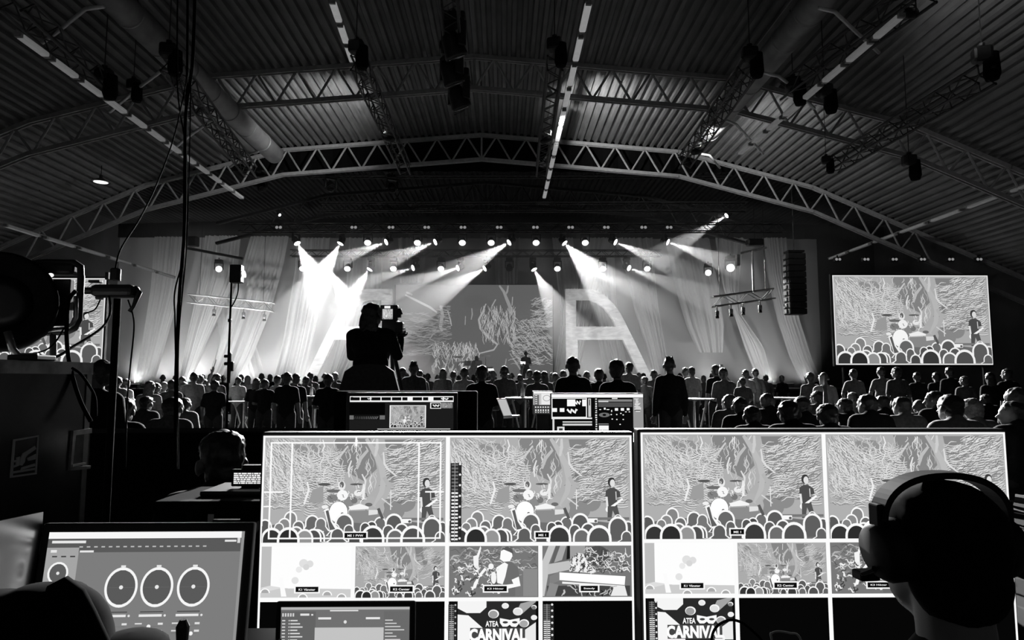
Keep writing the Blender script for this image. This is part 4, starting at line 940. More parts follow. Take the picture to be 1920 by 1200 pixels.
stand(1226, 693, 12, 'd', 'spectator behind the left shoulder of standing man in black', 0)
stand(1255, 669, 19.5, 'k', 'tall man in black standing full length right of the monitors', 0, 'spiky', yaw=R(-15), sleeve='long')
stand(1285, 688, 11.5, 'd', 'spectator right behind the tall man in black', 0)
stand(1297, 687, 12, 'g', 'pale spectator near the tall bar table', 0, rz=.3)
# right standing
stand(1342, 683, 14.5, 'k', 'dark tall spectator, left one of a pair near the hemmed drape', 0, rz=.3)
P_DRINK = person(1357, 688, 16, 'spectator in dark shirt holding a drink near the hemmed drape', 'stand', 'front', 'phone', 'short', R(-50), 0, 'd')
stand(1392, 707, 12.5, 'd', 'spectator bending in front of a pale shirt under the hemmed drape', 1)
stand(1398, 692, 12.5, 'g', 'spectator in light shirt right of the one holding a drink', 0)
stand(1416, 690, 12, 'd', 'dark spectator right of the light shirt', 0)
stand(1519, 697, 14.5, 'd', 'short-haired man in dark shirt under the rightmost drape', 0)
stand(1545, 696, 17, 'w', 'man in white shirt under the rightmost drape', 0, 'bald', yaw=R(-30))
P_GLASS = person(1590, 745, 22, 'spectator raising a dark arm with a glass at right', 'sit', 'up', 'front', 'short', 0, R(35), 'k', 'dark', 'seated spectators')
stand(1600, 691, 13.5, 'd', 'spectator in grey left below the right video screen', 2)
stand(1652, 687, 13.5, 'd', 'broad spectator below the middle of the right screen', 2)
stand(1681, 687, 14.5, 'd', 'spectator turned left below the right screen', 1, yaw=Q)
stand(1808, 704, 14, 'd', 'spectator scratching the head below the right screen corner', 1, yaw=Q, hcol='grey')
stand(1888, 690, 15, 'k', 'dark spectator holding a glass at the far right', 1, yaw=Q)
stand(1856, 697, 15, 'k', 'dim long-haired spectator near the right edge', 0, 'long')
for x, y in ((1719, 697), (1755, 697), (1780, 687)): stand(x, y, 13, 'k', 'barely visible spectator in the dark under the right screen', 0, group='dim spectators under the right screen')
# right seated
sit(1369, 738, 22, 'd', 'seated woman with long fair hair at right', 'long', hcol='fair', yaw=Q)
sit(1391, 743, 25, 'k', 'seated dark spectator right of the long-haired woman', yaw=R(-20))
sit(1413, 759, 25, 'k', 'low seated dark head in front of the long-haired woman')
sit(1443, 736, 24, 'k', 'seated man facing right with bright hair outline', yaw=R(-60))
sit(1485, 748, 31, 'k', 'big seated man in black with grey collar at right', yaw=R(-40), sleeve='long')
sit(1508, 741, 26, 'k', 'seated dark-haired spectator behind the big man in black', yaw=R(-30))
sit(1535, 731, 19, 'd', 'seated spectator in profile before the white-shirted man', yaw=Q)
sit(1555, 757, 34, 'k', 'close dark seated head right of the big man in black', 'big')
sit(1601, 734, 17, 'd', 'small seated head just right of the raised arm', hcol='grey')
sit(1630, 737, 31, 'k', 'seated man in black with lit left temple', yaw=R(25))
sit(1657, 740, 22, 'k', 'seated spectator behind the man with lit temple', yaw=R(20))
sit(1695, 742, 27, 'd', 'seated man in grey shirt left of the shaven-headed man', yaw=R(20))
sit(1727, 747, 25, 'k', 'seated shaven-headed man in black jacket', 'bald', sleeve='long')
sit(1757, 731, 22, 'k', 'seated bearded man behind the light-shirted one', yaw=R(50))
sit(1788, 737, 34, 'g', 'large seated man in light grey shirt at right', yaw=R(15), hcol='grey', sleeve='long')
sit(1827, 747, 29, 'd', 'seated fair-haired person in a grey hood at right', 'big', hcol='fair')
sit(1851, 738, 16, 'k', 'small seated spectator behind the fair-haired person')
sit(1912, 727, 29, 'k', 'seated person with tousled hair at the right edge', 'big', yaw=R(30), hcol='grey')
sit(1905, 750, 31, 'k', 'seated man with glasses turned left at the right edge', yaw=R(60), hcol='grey')
# far crowd
rnd = random.Random(21); zones = ((300, 640, 15, 'far spectator in the crowd left of the camera operator', 'far crowd at left'), (760, 1050, 22, 'far spectator in the crowd before the LED wall', 'far crowd before the LED wall'),
    (1060, 1340, 16, 'far spectator in the crowd before the right letter', 'far crowd before the right letter'), (1380, 1560, 5, 'far spectator before the right drapes', 'far crowd at right'))
_taken = []
for x0, x1, n, lb, gp in zones:
    for k in range(n):
        x = x0 + (x1 - x0) * (k + rnd.uniform(.1, .9)) / n; w_ = rnd.uniform(8.8, 10.2)
        stand(x, rnd.uniform(696, 704), w_, rnd.choice('dddgk'), lb, rnd.choice((0, 0, 1)), rnd.choice(('short', 'short', 'long', 'bald')), 0, rnd.uniform(-.3, .3), rnd.choice(('dark', 'dark', 'fair')), gp)
# drummer and a singer on stage
person(894, 672, 10, 'drummer sitting behind the white drum kit', 'sit', 'front', 'front', 'long', R(180), R(180), 'w', 'fair', None, Y=34.6, top=2.75, base=1.4)
person(986, 676, 10, 'small singer in dark clothes on the stage', 'stand', 'front', 'down', 'short', R(180), R(180), 'd', 'dark', None, Y=31.5, top=2.85, base=1.1)
# phones, glasses and stick in hands
for pp, loc, lb in ((P_PHONE, (0, .40, 1.77), 'lit phone held over a head before the LED wall'), (P_ARM, (-.185, .25, 1.95), 'lit phone in the raised hand before the LED wall')):
    t = thing('phone', lb, 'phone', hold(pp, loc)); MB().box((0, 0, 0), (.16, .012, .085), None, .005).build('case', M_BLACK, t); MB().box((0, -.008, 0), (.15, .002, .075)).build('display', emit('phone_display', 1.3), t)
for pp, loc, lb in ((P_DRINK, (.07, .36, 1.68), 'bright drink in the hand near the hemmed drape'), (P_GLASS, (-.185, .25, 1.46), 'glass in the raised hand at right')):
    t = thing('drinking_glass', lb, 'glass', hold(pp, loc)); MB().lathe([(0, 0), (.03, 0), (.038, .14), (.034, .14), (.027, .008), (0, .008)], 14).build('tumbler', mat('pale_glass', .8, .2), t, True); MB().lathe([(0, .01), (.026, .01), (.031, .09), (0, .09)], 12).build('drink', mat('pale_drink', .6, .3), t, True)
t = MB().tube([(0, 0, -.04), (.06, 0, .2)], .012, 6).build('thin_stick', mat('white_stick', .8, .5)); t.location = hold(P_STICK, (-.185, .24, 1.9)); tag(t, 'thin white stick held up over the capped spectator', 'stick')
# bar tables
def bar_table(px, py, Y, lb, r_=.35):
    p_ = P(px, py, Y); h = p_.z; t = thing('bar_table', lb, 'table', (p_.x, Y, 0), 0, 'tall bar tables')
    MB().lathe([(0, h), (r_, h), (r_, h - .03), (0, h - .03)], 24).build('table_top', mat('table_pale', .3, .5), t)
    for s in (-1, 1): MB().tube([(s * .22, 0, h - .03), (s * .06, 0, .45), (s * .26, 0, .02)], .016, 6).build('leg', M_ALU, t)
    MB().tube([(0, .05, h - .03), (0, .05, .02)], .02, 6).build('leg', M_ALU, t)
bar_table(1303, 747, 12.5, 'tall bar table right of the tall man in black'); bar_table(456, 752, 16.5, 'tall bar table behind the lamp stand'); bar_table(590, 742, 14.5, 'tall bar table with bottles left of the camera operator'); bar_table(985, 745, 11.5, 'tall bar table behind the white laptop')
bar_table(1468, 745, 13, 'tall bar table before the gathered drape')
for px, py, Y, lb in ((584, 738, 14.5, 'left bottle on the bar table near the camera operator'), (597, 737, 14.4, 'right bottle on the bar table near the camera operator'), (980, 741, 11.4, 'bottle on the bar table behind the white laptop')):
    q = P(px, py, Y); hh = P(590 if px < 700 else 985, 742 if px < 700 else 745, 14.5 if px < 700 else 11.5).z
    t = thing('bottle', lb, 'bottle', (q.x, Y, hh), 0, 'bottles on bar tables'); MB().lathe([(0, 0), (.035, 0), (.035, .14), (.014, .19), (.014, .24), (0, .24)], 12).build('glass_body', mat('bottle_glass', .35, .15), t, True); MB().lathe([(0, .24), (.016, .24), (.016, .255), (0, .255)], 10).build('bottle_cap', M_ALU, t)
# black barrier between control area and audience
bx0, bx1 = P(150, 803, 5.2).x, P(1335, 803, 5.2).x; bh = P(700, 804, 5.2).z
t = thing('barrier', 'long black cloth-covered barrier in front of the crowd', 'barrier', ((bx0 + bx1) / 2, 5.2, 0))
MB().box((0, .03, bh / 2), (bx1 - bx0, .04, bh - .02)).build('panel', M_CLOTHK, t); MB().tube([(-(bx1 - bx0) / 2, .03, bh - .02), ((bx1 - bx0) / 2, .03, bh - .02)], .025, 8).build('top_rail', M_BLACKM, t)
# ------------------------------------------------------------------ camera operator
RZ_ = .6
t = thing('camera_riser', 'black raised platform under the camera operator', 'platform', (P(700, 700, 7).x, 7.2, 0)); MB().box((0, 0, RZ_ - .05), (2.0, 2.2, .1)).build('platform_top', M_BLACKM, t)
for i in (-1, 1):
    for j in (-1, 1): MB().box((i * .95, j * 1.05, (RZ_ - .1) / 2), (.06, .06, RZ_ - .1)).build('leg', M_BLACKM, t)
person(697, 566, 30, 'camera operator with long hair in black, seen from behind', 'stand', 'camera', 'camera', 'long', R(-12), R(-8), 'k', 'dark', None, Y=6.95, base=RZ_, sleeve='long').scale.x = 1.18
cx = P(735, 600, 7.4)
t = thing('video_camera', 'broadcast video camera with lit viewfinder on a pedestal', 'video camera', (cx.x, 7.4, RZ_)); o0 = Vector(t.location)
cb = P(735, 613, 7.45) - o0; MB().box(cb, (.16, .42, .15), None, .02).build('camera_body', M_BLACK, t)
MB().lathe([(.05, .2), (.055, .3), (.07, .45), (.07, .5), (.06, .5)], 16, cb, Matrix.Rotation(R(-90), 3, 'X')).build('camera_lens', M_BLACK, t)
vf = P(730, 587, 7.2) - o0; b = MB().box(vf, (.19, .06, .17), None, .01).build('viewfinder', M_BLACK, t)
p = Pic(); p.rect(0, 0, 1, 1, 20); p.stamp(VS, .02, .25, .98, .98, 1.1); p.rect(.2, .02, .75, .2, 240)
vq = P(717, 573, 7.165) - o0; p.build('viewfinder_picture', P(737, 600, 7.165).x - P(717, 600, 7.165).x, P(717, 573, 7.165).z - P(717, 599, 7.165).z, M_SCR, b, 2e-6, Matrix.Translation(vq))
MB().box(P(748, 615, 7.3) - o0, (.10, .12, .13), None, .015).build('battery', M_BLACK, t); MB().box(P(748, 587, 7.2) - o0, (.05, .05, .1), None, .01).build('side_knob_block', M_BLACK, t); MB().tube([P(748, 580, 7.2) - o0, P(752, 590, 7.2) - o0], .02, 8).build('focus_knob', M_BLACK, t)
MB().tube([P(752, 618, 7.25) - o0, P(760, 616, 7.25) - o0, P(761, 621, 7.25) - o0, P(753, 623, 7.25) - o0], .006, 6).build('wire_loop', M_BLACK, t)
MB().tube([P(744, 625, 7.2) - o0, P(745, 640, 7.2) - o0, P(738, 645, 7.0) - o0], .01, 6).build('pan_handle', M_BLACK, t)
pl = (cb.x, cb.y); MB().box((pl[0], pl[1], cb.z - .13), (.2, .24, .1), None, .02).build('tripod_head', M_BLACK, t)
for a in (90, 210, 330): MB().tube([(pl[0], pl[1], cb.z - .18), (pl[0] + .38 * math.cos(R(a)), pl[1] + .38 * math.sin(R(a)), .02)], .022, 8).build('leg', M_BLACK, t)
# chair behind
t = thing('chair', 'dark grey chair with rounded padded back behind camera operator', 'chair', (P(698, 700, 6.45).x, 6.5, RZ_)); M_PAD = mat('grey_upholstery', .05, .9, noise=.2, scale=30)
zt_ = P(698, 683, 6.45).z - RZ_
pr = [(-.30, zt_ - .62), (-.28, zt_ - .25), (-.23, zt_ - .07), (-.14, zt_ - .01), (0, zt_), (.14, zt_ - .01), (.23, zt_ - .07), (.28, zt_ - .25), (.30, zt_ - .62)]
MB().prism([(x, -.2, z) for x, z in pr], (0, .07, 0)).build('backrest', M_PAD, t); MB().box((0, .02, zt_ - .62), (.58, .42, .08), None, .03).build('seat', M_PAD, t)
for i in (-1, 1):
    for j in (-1, 1): MB().tube([(i * .2, .02 + j * .16, zt_ - .66), (i * .24, .02 + j * .2, .01)], .014, 6).build('leg', M_BLACKM, t)
# ------------------------------------------------------------------ screens and desks in front
def flat_screen(name, lb, x0, y0, x1, y1, Y, pic, bez=.008, depth=.03, cat='monitor', z0=None, eps=2e-6, chin=0, m=M_SCR, bm=M_BLACK):
    A, B = P(x0, y0, Y), P(x1, y1, Y); W, H = B.x - A.x, A.z - B.z; zb = z0 if z0 is not None else B.z - .1
    t = thing(name, lb, cat, ((A.x + B.x) / 2, Y, zb))
    MB().box((0, depth / 2 + .004, A.z - zb - H / 2 - chin / 2), (W + 2 * bez, depth, H + 2 * bez + chin), None, .004).build('housing', bm, t)
    pic.build('picture', W, H, m, t, eps, Matrix.Translation((-W / 2, .002, A.z - zb)))
    if B.z - zb > .02:
        MB().box((0, depth + .02, (B.z - zb) / 2 + .03), (.07, .03, B.z - zb + .06)).build('stand_neck', M_BLACK, t); MB().box((0, depth + .02, .008), (.28, .2, .016), None, .006).build('stand_foot', M_BLACK, t)
    return t
def desk(lb, x0, x1, y0, y1, h, name='desk', th=.04, M_BLACKM=M_BLACKM):
    t = thing(name, lb, 'desk', ((x0 + x1) / 2, (y0 + y1) / 2, 0)); W, D = x1 - x0, y1 - y0
    MB().box((0, 0, h - th / 2), (W, D, th), None, .005).build('desk_top', M_BLACKM, t)
    for i in (-1, 1):
        for j in (-1, 1): MB().box((i * (W / 2 - .05), j * (D / 2 - .05), (h - th) / 2), (.05, .05, h - th)).build('leg', M_BLACKM, t)
    MB().box((0, D / 2 - .02, h * .55), (W - .1, .02, h * .7)).build('modesty_panel', M_BLACKM, t); return t
TVY = 1.75
L0, L1 = P(494, 815, TVY), P(1184, 815, TVY); hh = (L1.x - L0.x) * .5625
zb = L0.z - hh; DZ = zb - .06
desk('black control desk carrying the two large multiview screens', L0.x - .08, P(1884, 815, TVY).x + .1, 1.1, 2.1, DZ)
def tv(x0, y0, x1, pic, lb):
    A, B = P(x0, y0, TVY), P(x1, y0, TVY); W = B.x - A.x; H = W * .5625
    t = thing('multiview_monitor', lb, 'monitor', ((A.x + B.x) / 2, TVY, DZ))
    MB().box((0, .032, A.z - DZ - H / 2), (W + .014, .055, H + .016), None, .004).build('housing', M_BLACK, t)
    pic.build('picture', W, H, M_SCR, t, 2e-6, Matrix.Translation((-W / 2, -.0, A.z - DZ)))
    for s in (-1, 1): MB().box((s * W * .35, .03, (zb - DZ) / 2), (.04, .22, zb - DZ), None, .006).build('foot', M_BLACK, t)
tv(494, 817, 1184, multiview(True), 'left large multiview monitor with a grid of concert video tiles')
tv(1201, 811, 1884, multiview(False), 'right large multiview monitor, partly hidden by the headset wearer')
# laptop in front of left multiview
def laptop_pic():
    p = Pic(); p.rect(0, 0, 1, 1, 118); p.rect(0, 0, 1, .03, 190); p.rect(.38, .035, .6, .05, 235); p.rect(0, .05, .27, 1, 105); p.rect(.8, .05, 1, 1, 112)
    for k in range(5): p.rect(.01 + .02 * k, .07, .022 + .02 * k, .11, 220)
    p.rect(.15, .075, .22, .1, 235); p.rect(.235, .08, .25, .1, 230); p.rect(.29, .12, .39, .145, 240); p.rect(.66, .12, .77, .145, 240); p.disc(.5, .175, .012, .02, 235)
    for k in range(22):
        y = .15 + k * .038; p.rect(.01, y, .035, y + .014, 225); p.rect(.06, y, .07, y + .014, 215); p.rect(.075, y, .13 + .04 * ((k * 7) % 3) / 2, y + .014, 230); p.rect(.81, y, .87 + .03 * ((k * 5) % 4), y + .012, 222)
    p.rect(.265, .24, .8, .85, 205); return p
LPY = 1.42
A, B = P(527, 1139, LPY), P(768, 1139, LPY); W = B.x - A.x; H = W * .64
t = thing('laptop', 'open black laptop in front of the left multiview monitor', 'laptop', ((A.x + B.x) / 2, LPY, DZ)); tl = R(8)
lz = A.z - DZ; lid = MB().box((0, .008, lz - H / 2), (W + .024, .01, H + .02), None, .006).build('lid', M_BLACK, t)
laptop_pic().build('picture', W, H, emit_attr('laptop_picture', .9), lid, 2e-6, Matrix.Translation((-W / 2, .001, lz)))
MB().box((0, -.1, max(.01, lz - H - .03)), (W + .024, .22, .016), None, .005).build('keyboard_base', M_BLACK, t)
if lz - H - .04 > .02: MB().box((0, -.08, (lz - H - .04) / 2), (W * .8, .18, lz - H - .04)).build('laptop_stand', M_BLACKM, t)
# control screen with dials at lower left (tilted back and turned)
def dials_pic():
    p = Pic(); p.rect(0, 0, 1, 1, 128); p.rect(0, 0, 1, .05, 252); p.rect(0, .05, 1, .155, 92); p.rect(.02, .065, .19, .085, 235); p.rect(.9, .065, .96, .08, 235); p.rect(.965, .05, .98, .09, 220)
    for k in range(18): p.rect(.16 + .037 * k, .108, .178 + .037 * k, .118, 190)
    p.rect(0, .118, .16, .62, 168); p.rect(.02, .135, .05, .155, 235); p.rect(.165, .14, .235, .155, 235)
    for x in (.03, .075, .12): p.rect(x, .18, x + .025, .19, 60)
    p.disc(.07, .31, .052, .085, 250); p.disc(.07, .31, .042, .07, 95); p.disc(.07, .31, .008, .012, 235)
    p.rect(.08, .43, .14, .445, 230); p.rect(.08, .46, .14, .475, 225)
    for x in (.395, .575, .76):
        p.rect(x - .012, .255, x + .012, .27, 235); p.ring(x, .42, .083, .15, .012, 252, 36, 1.8); p.disc(x, .42, .071, .13, 92); p.rect(x - .07, .42, x + .07, .423, 105); p.disc(x, .42, .01, .015, 238)
        p.rect(x - .07, .6, x + .045, .607, 70); p.rect(x - .075, .622, x + .04, .64, 235); p.disc(x + .055, .632, .006, .009, 230)
        for k in (0, 1): y = .7 + .055 * k; p.rect(x - .09, y - .015, x - .055, y - .005, 225); p.rect(x + .025, y - .015, x + .05, y, 230); p.rect(x - .09, y + .01, x + .04, y + .012, 105); p.disc(x - .02 + .03 * k * (x > .5), y + .012, .01, .015, 248)
    p.rect(.985, 0, 1, 1, 150); return p
# orientation found by a small search so that its corners meet the photographed ones
CORN = ((93, 998), (458, 996), (443, 1200), (62, 1206))
def proj(v):
    d = v - EYEV; z = d.dot(_f); return 960 + FPX * d.dot(_r) / z, 600 - FPX * d.dot(_u) / z
def pose_err(q):
    yw, tl_, rl, Y, ar = q; W = .34
    M = Euler((tl_, rl, yw), 'XYZ').to_matrix(); o = P(CORN[0][0], CORN[0][1], Y)
    # corners at the photo's visible bottom, 0.56 of the width below the top edge
    e = 0
    for (u, v), c in zip(((0, 0), (1, 0), (1, ar), (0, ar)), CORN):
        x, y = proj(o + M @ Vector((u * W, 0, -v * W))); e += (x - c[0]) ** 2 + (y - c[1]) ** 2
    return e
rs = random.Random(1); best = (0, 0, 0, 1.1, .58); be = pose_err(best); sg = 1.0
for i in range(6000):
    c = (best[0] + rs.gauss(0, .25) * sg, best[1] + rs.gauss(0, .25) * sg, best[2] + rs.gauss(0, .1) * sg, min(max(best[3] + rs.gauss(0, .08) * sg, .8), 1.5), min(max(best[4] + rs.gauss(0, .05) * sg, .4), .8))
    if abs(c[1]) > .7 or abs(c[0]) > .8: continue
    e = pose_err(c)
    if e < be: best, be = c, e
    sg = max(.02, sg * .9992)
print('dial screen pose', best, be)
o0 = P(CORN[0][0], CORN[0][1], best[3])
t = thing('control_screen', 'tilted control screen showing three large round dials at lower left', 'monitor', o0); t.rotation_euler = Euler((best[1], best[2], best[0]), 'XYZ')
W = .34; H = W * .66
MB().box((W / 2, .012, -H / 2), (W + .03, .02, H + .03), None, .004).build('housing', M_BLACK, t)
dials_pic().build('picture', W, H, emit_attr('dial_picture', .95), t, 2e-6)
# reflector flap, added to mirror the screen's title bar as a bright streak
Mi = Euler((best[1], best[2], best[0]), 'XYZ').to_matrix(); hx = Vector((o0.x - .016, o0.y + .004, 0)); ea = hx + Vector((-.25, -.97, 0)) * .17
fz0, fz1 = o0.z - H, o0.z + .035
MB().prism([Mi.inverted() @ (Vector((q.x, q.y, z)) - o0) for q, z in ((hx, fz0), (ea, fz0), (ea, fz1), (hx, fz1))], Mi.inverted() @ Vector((-.004, .001, 0))).build('reflector_flap', mat('gloss_mirror_black', .45, .22, metal=1, noise=.1), t)
# the stand of the control screen: a side table below
desk('low black side table under the control screen', o0.x - .1, o0.x + .36, best[3] - .25, best[3] + .25, o0.z - H - .03, 'side_table')
# middle desk with monitors
MY = 3.7
def scribble(p, x0, y0, x1, y1, g):      # unreadable bright mark
    n = 9; p.stroke([(x0 + (x1 - x0) * k / n, y0 + (y1 - y0) * (.15 + .7 * ((k * 5) % 4) / 3)) for k in range(n + 1)], (x1 - x0) * .16, g, 3, False)
def monA():
    p = Pic(); p.rect(0, 0, 1, 1, 28); p.rect(0, 0, 1, .17, 245)
    for k in range(10):
        x0 = .005 + k * .1
        p.rect(x0, .03, x0 + (.09 if k not in (5, 7) else .05), .125, 12)
    scribble(p, .17, .05, .21, .1, 230); scribble(p, .88, .05, .95, .11, 230); p.rect(.01, .02, .03, .03, 40); p.rect(0, .2, .34, .55, 5)
    p.poly([(0, .55), (.34, .55), (.34, .7), (0, .7)], 18); p.rect(.0, .57, .04, .69, 110); p.rect(.29, .57, .34, .69, 110)
    for k in range(14): p.stroke([(.04 + .018 * k, .6), (.05 + .016 * k, .68)], .008, 60 + 5 * k)
    p.rect(.385, .27, .735, .94, 245); p.stamp(VS, .395, .285, .725, .925, .95); p.rect(.775, .19, .88, .37, 240); p.rect(.785, .21, .875, .35, 12); scribble(p, .8, .24, .865, .32, 235); p.stamp(VS, .885, .19, .99, .36, .8)
    p.rect(.27, .965, .97, .985, 235); return p
def monB():
    p = Pic(); p.rect(0, 0, 1, 1, 10); p.rect(0, 0, 1, .09, 250); rnd = random.Random(9)
    p.frame(0, .1, .385, .62, .01, 245, .02); p.rect(.17, .14, .26, .32, 250); scribble(p, .25, .15, .32, .3, 250); p.rect(.335, .14, .375, .32, 250); scribble(p, .17, .38, .28, .52, 245); p.rect(.01, .37, .06, .47, 248); p.rect(.09, .37, .14, .47, 248)
    p.rect(.4, .12, .43, .6, 200); p.rect(.41, .14, .42, .3, 20); p.rect(0, .62, .44, .66, 235); p.rect(.12, .72, .44, .75, 225); p.rect(.12, .78, .44, .83, 210); p.rect(.06, .86, .14, 1, 225); p.rect(.08, .9, .12, .96, 60); p.rect(.01, .66, .03, 1, 220)
    p.rect(.47, .1, .5, 1, 25)
    for k in range(15): y = .12 + k * .06; p.rect(.475 + rnd.uniform(0, .006), y, .495, y + rnd.uniform(.015, .04), rnd.choice((245, 200, 235)))
    p.rect(.51, .14, .88, .2, 130); p.rect(.51, .18, .62, .21, 220); p.rect(.51, .22, .88, .34, 80); p.rect(.66, .1, .72, .13, 220)
    for x, y, w_, h_ in ((.57, .36, .02, .05), (.69, .37, .035, .07), (.755, .37, .035, .07), (.82, .37, .03, .06), (.52, .4, .02, .02), (.6, .4, .03, .02), (.65, .42, .01, .05), (.8, .46, .02, .02), (.84, .46, .015, .02)): p.rect(x, y, x + w_, y + h_, 245)
    for x, y in ((.65, .54), (.71, .54), (.755, .51), (.78, .55), (.66, .66), (.71, .67), (.78, .67), (.745, .8)): p.disc(x, y, .008, .015, 245)
    p.disc(.575, .55, .06, .06, 110); p.disc(.575, .55, .02, .03, 10); p.rect(.51, .78, .62, .8, 150); p.rect(.515, .83, .62, .95, 248)
    p.rect(.89, .1, 1, .9, 150)
    for k in range(12): y = .12 + .03 * k; p.rect(.9 + rnd.uniform(0, .02), y, .94 + rnd.uniform(0, .05), y + .015, rnd.choice((250, 30)))
    return p
def monC():
    p = Pic(); p.rect(0, 0, 1, 1, 200); p.rect(0, 0, 1, .08, 250); p.rect(.05, .15, .3, .6, 110); p.rect(.42, .1, 1, .58, 235); p.ring(.7, .3, .2, .14, .03, 150, 20, .8)
    for k in range(5): p.rect(.1, .17 + .09 * k, .2, .2 + .09 * k, 240)
    p.rect(0, .6, 1, 1, 60)
    for k in range(7): p.disc(.12 + .13 * k, .7, .04, .03, 240); p.rect(.1 + .13 * k, .8, .16 + .13 * k, .95, 245); p.disc(.13 + .13 * k, .9, .025, .03, 30)
    return p
MDZ = P(960, 818, MY).z
desk('black mixing desk table holding the middle row of monitors', P(612, 800, MY).x, P(1235, 800, MY).x, 3.2, 4.2, MDZ - .02)
flat_screen('desk_monitor', 'middle row monitor with a bright tool strip and small video window', 656, 743, 850, 806, MY, monA(), .02, .04, z0=MDZ - .02)
flat_screen('desk_monitor', 'middle row monitor full of small bright buttons at right', 1034, 739, 1207, 810, MY, monB(), .006, .03, z0=MDZ - .02)
flat_screen('console_screen', 'small bright console screen left of the button monitor', 1000, 734, 1036, 776, MY + .2, monC(), .004, .03, z0=MDZ - .02)
# black slab behind monitor A (console hood)
t = thing('console_hood', 'wide black console hood behind the tool strip monitor', 'console', (P(765, 760, 4.15).x, 4.1, MDZ - .02))
MB().box((0, 0, (P(765, 733, 4.1).z - MDZ + .02) / 2), (P(905, 760, 4.1).x - P(640, 760, 4.1).x, .12, P(765, 733, 4.1).z - MDZ + .02), None, .01).build('hood', M_CLOTHK, t)
# pale leaning laptop
a = [P(*q) for q in ((931, 747, 4.15), (949, 747, 4.15), (961, 780, 4.0), (944, 781, 4.0))]
t = thing('laptop', 'pale laptop lid standing open at the mixing desk', 'laptop', a[3]); MB().prism([q - a[3] for q in a], (.0, .012, .0)).build('lid', mat('pale_laptop', .8, .35), t)
MB().prism([(q - a[3]) * .9 + (sum((w_ - a[3] for w_ in a), Vector()) / 4) * .1 + Vector((0, -.003, 0)) for i, q in enumerate(a)], (0, .002, 0)).build('lit_display', emit('pale_display', .5), t)
MB().prism([P(944, 781, 4.0) - a[3], P(961, 780, 4.0) - a[3], P(975, 778, 4.15) - a[3], P(960, 778, 4.15) - a[3]], (0, 0, -.012)).build('keyboard_base', M_ALU, t)
# small list screen behind the left multiview
def listpic():
    p = Pic(); p.rect(0, 0, 1, 1, 20); rnd = random.Random(5)
    for k in range(6):
        x = .02
        while x < .95: w_ = rnd.uniform(.04, .16); p.rect(x, .08 + .155 * k, min(x + w_, .98), .19 + .155 * k, rnd.choice((250, 235, 245))); x += w_ + .02
    return p
flat_screen('small_screen', 'small bright list screen left of the left multiview monitor', 437, 885, 498, 908, 2.3, listpic(), .008, .02, z0=P(460, 925, 2.3).z)
desk('low dark table behind the left multiview monitor', P(330, 950, 2.3).x, P(520, 950, 2.3).x, 2.15, 2.45, P(460, 925, 2.3).z, 'side_table', M_BLACKM=M_CLOTHK)
# crew member seated at left
sit(415, 808, 84, 'k', 'seated crew member in black with a dark cap at lower left', 'cap', Y=2.75, rz=.3, yaw=R(20), sleeve='long', group='crew at the control desk', vox=.01)
# ------------------------------------------------------------------ flight case and equipment at left
FX, FY = P(170, 700, 2.6).x, 2.6; dirv = Vector((.108, 1, 0)).normalized(); nrm = Vector((dirv.y, -dirv.x, 0))
CT = P(170, 680, 2.6).z
t = thing('flight_case', 'tall black flight case with aluminium edges at left', 'flight case', (FX, FY, 0)); M_LAM = mat('black_laminate', .012, .28, noise=.3, scale=40)
def cpt(s, z, o=0): return dirv * (-s) + Vector((0, 0, z)) + nrm * o
MB().prism([cpt(0, .1), cpt(1.1, .1), cpt(1.1, .1) - nrm * .75, cpt(0, .1) - nrm * .75], (0, 0, CT - .14)).build('body', M_LAM, t)
MB().prism([cpt(-.005, CT - .045, .006), cpt(1.1, CT - .045, .006), cpt(1.1, CT - .045) - nrm * .76, cpt(-.005, CT - .045) - nrm * .76], (0, 0, .045)).build('lid_edge', mat('scuffed_aluminium', .8, .5, metal=.1, noise=.5, scale=14), t)
MB().prism([cpt(-.004, .1, .004), cpt(.022, .1, .004), cpt(.022, .1, -.02), cpt(-.004, .1, -.02)], (0, 0, CT - .145)).build('corner_edge', mat('dull_aluminium', .25, .4, metal=.7, noise=.3), t)
for s, o in ((.1, -.1), (1.0, -.1), (.1, -.65), (1.0, -.65)):
    c = cpt(s, .05, o); MB().lathe([(0, -.02), (.05, -.02), (.05, .02), (0, .02)], 14, c, Matrix.Rotation(R(90), 3, 'X')).build('caster', M_BLACK, t)
def on_face(px, py):     # pixel on the case's right face
    d = ray(px, py); k = (Vector((FX, FY, 0)) - EYEV).dot(nrm) / d.dot(nrm); return EYEV + d * k - Vector((FX, FY, 0))
def face_poly(mb, pts, th=.004): mb.prism([on_face(*q) for q in pts], nrm * th); return mb
M_LOGO = mat('logo_white', .9, .6, noise=.15)
lg = MB()
for pl in (((24, 824), (71, 816), (70, 819), (27, 827)), ((24, 824), (27, 827), (22, 894), (18, 896)), ((71, 816), (70, 819), (65, 888), (67, 889)), ((18, 896), (22, 892), (65, 886), (67, 889)),
           ((64, 836), (66, 842), (50, 853), (46, 858), (45, 866), (40, 873), (35, 872), (37, 861), (42, 850)), ((66, 851), (65, 861), (52, 864), (50, 859)), ((40, 876), (64, 869), (64, 874), (38, 881)), ((29, 858), (36, 856), (34, 873), (24, 877), (24, 873), (29, 871), (29, 866), (25, 867), (26, 863), (30, 862)), ((22, 884), (64, 877), (64, 881), (22, 888))):
    face_poly(lg, pl)
lg.build('logo_panel', M_LOGO, t)
hd = MB()
for pl in (((133, 808), (168, 803), (168, 812), (138, 816)), ((133, 808), (138, 815), (131, 880), (127, 882)), ((127, 882), (131, 876), (166, 873), (165, 879))): face_poly(hd, pl, .01)
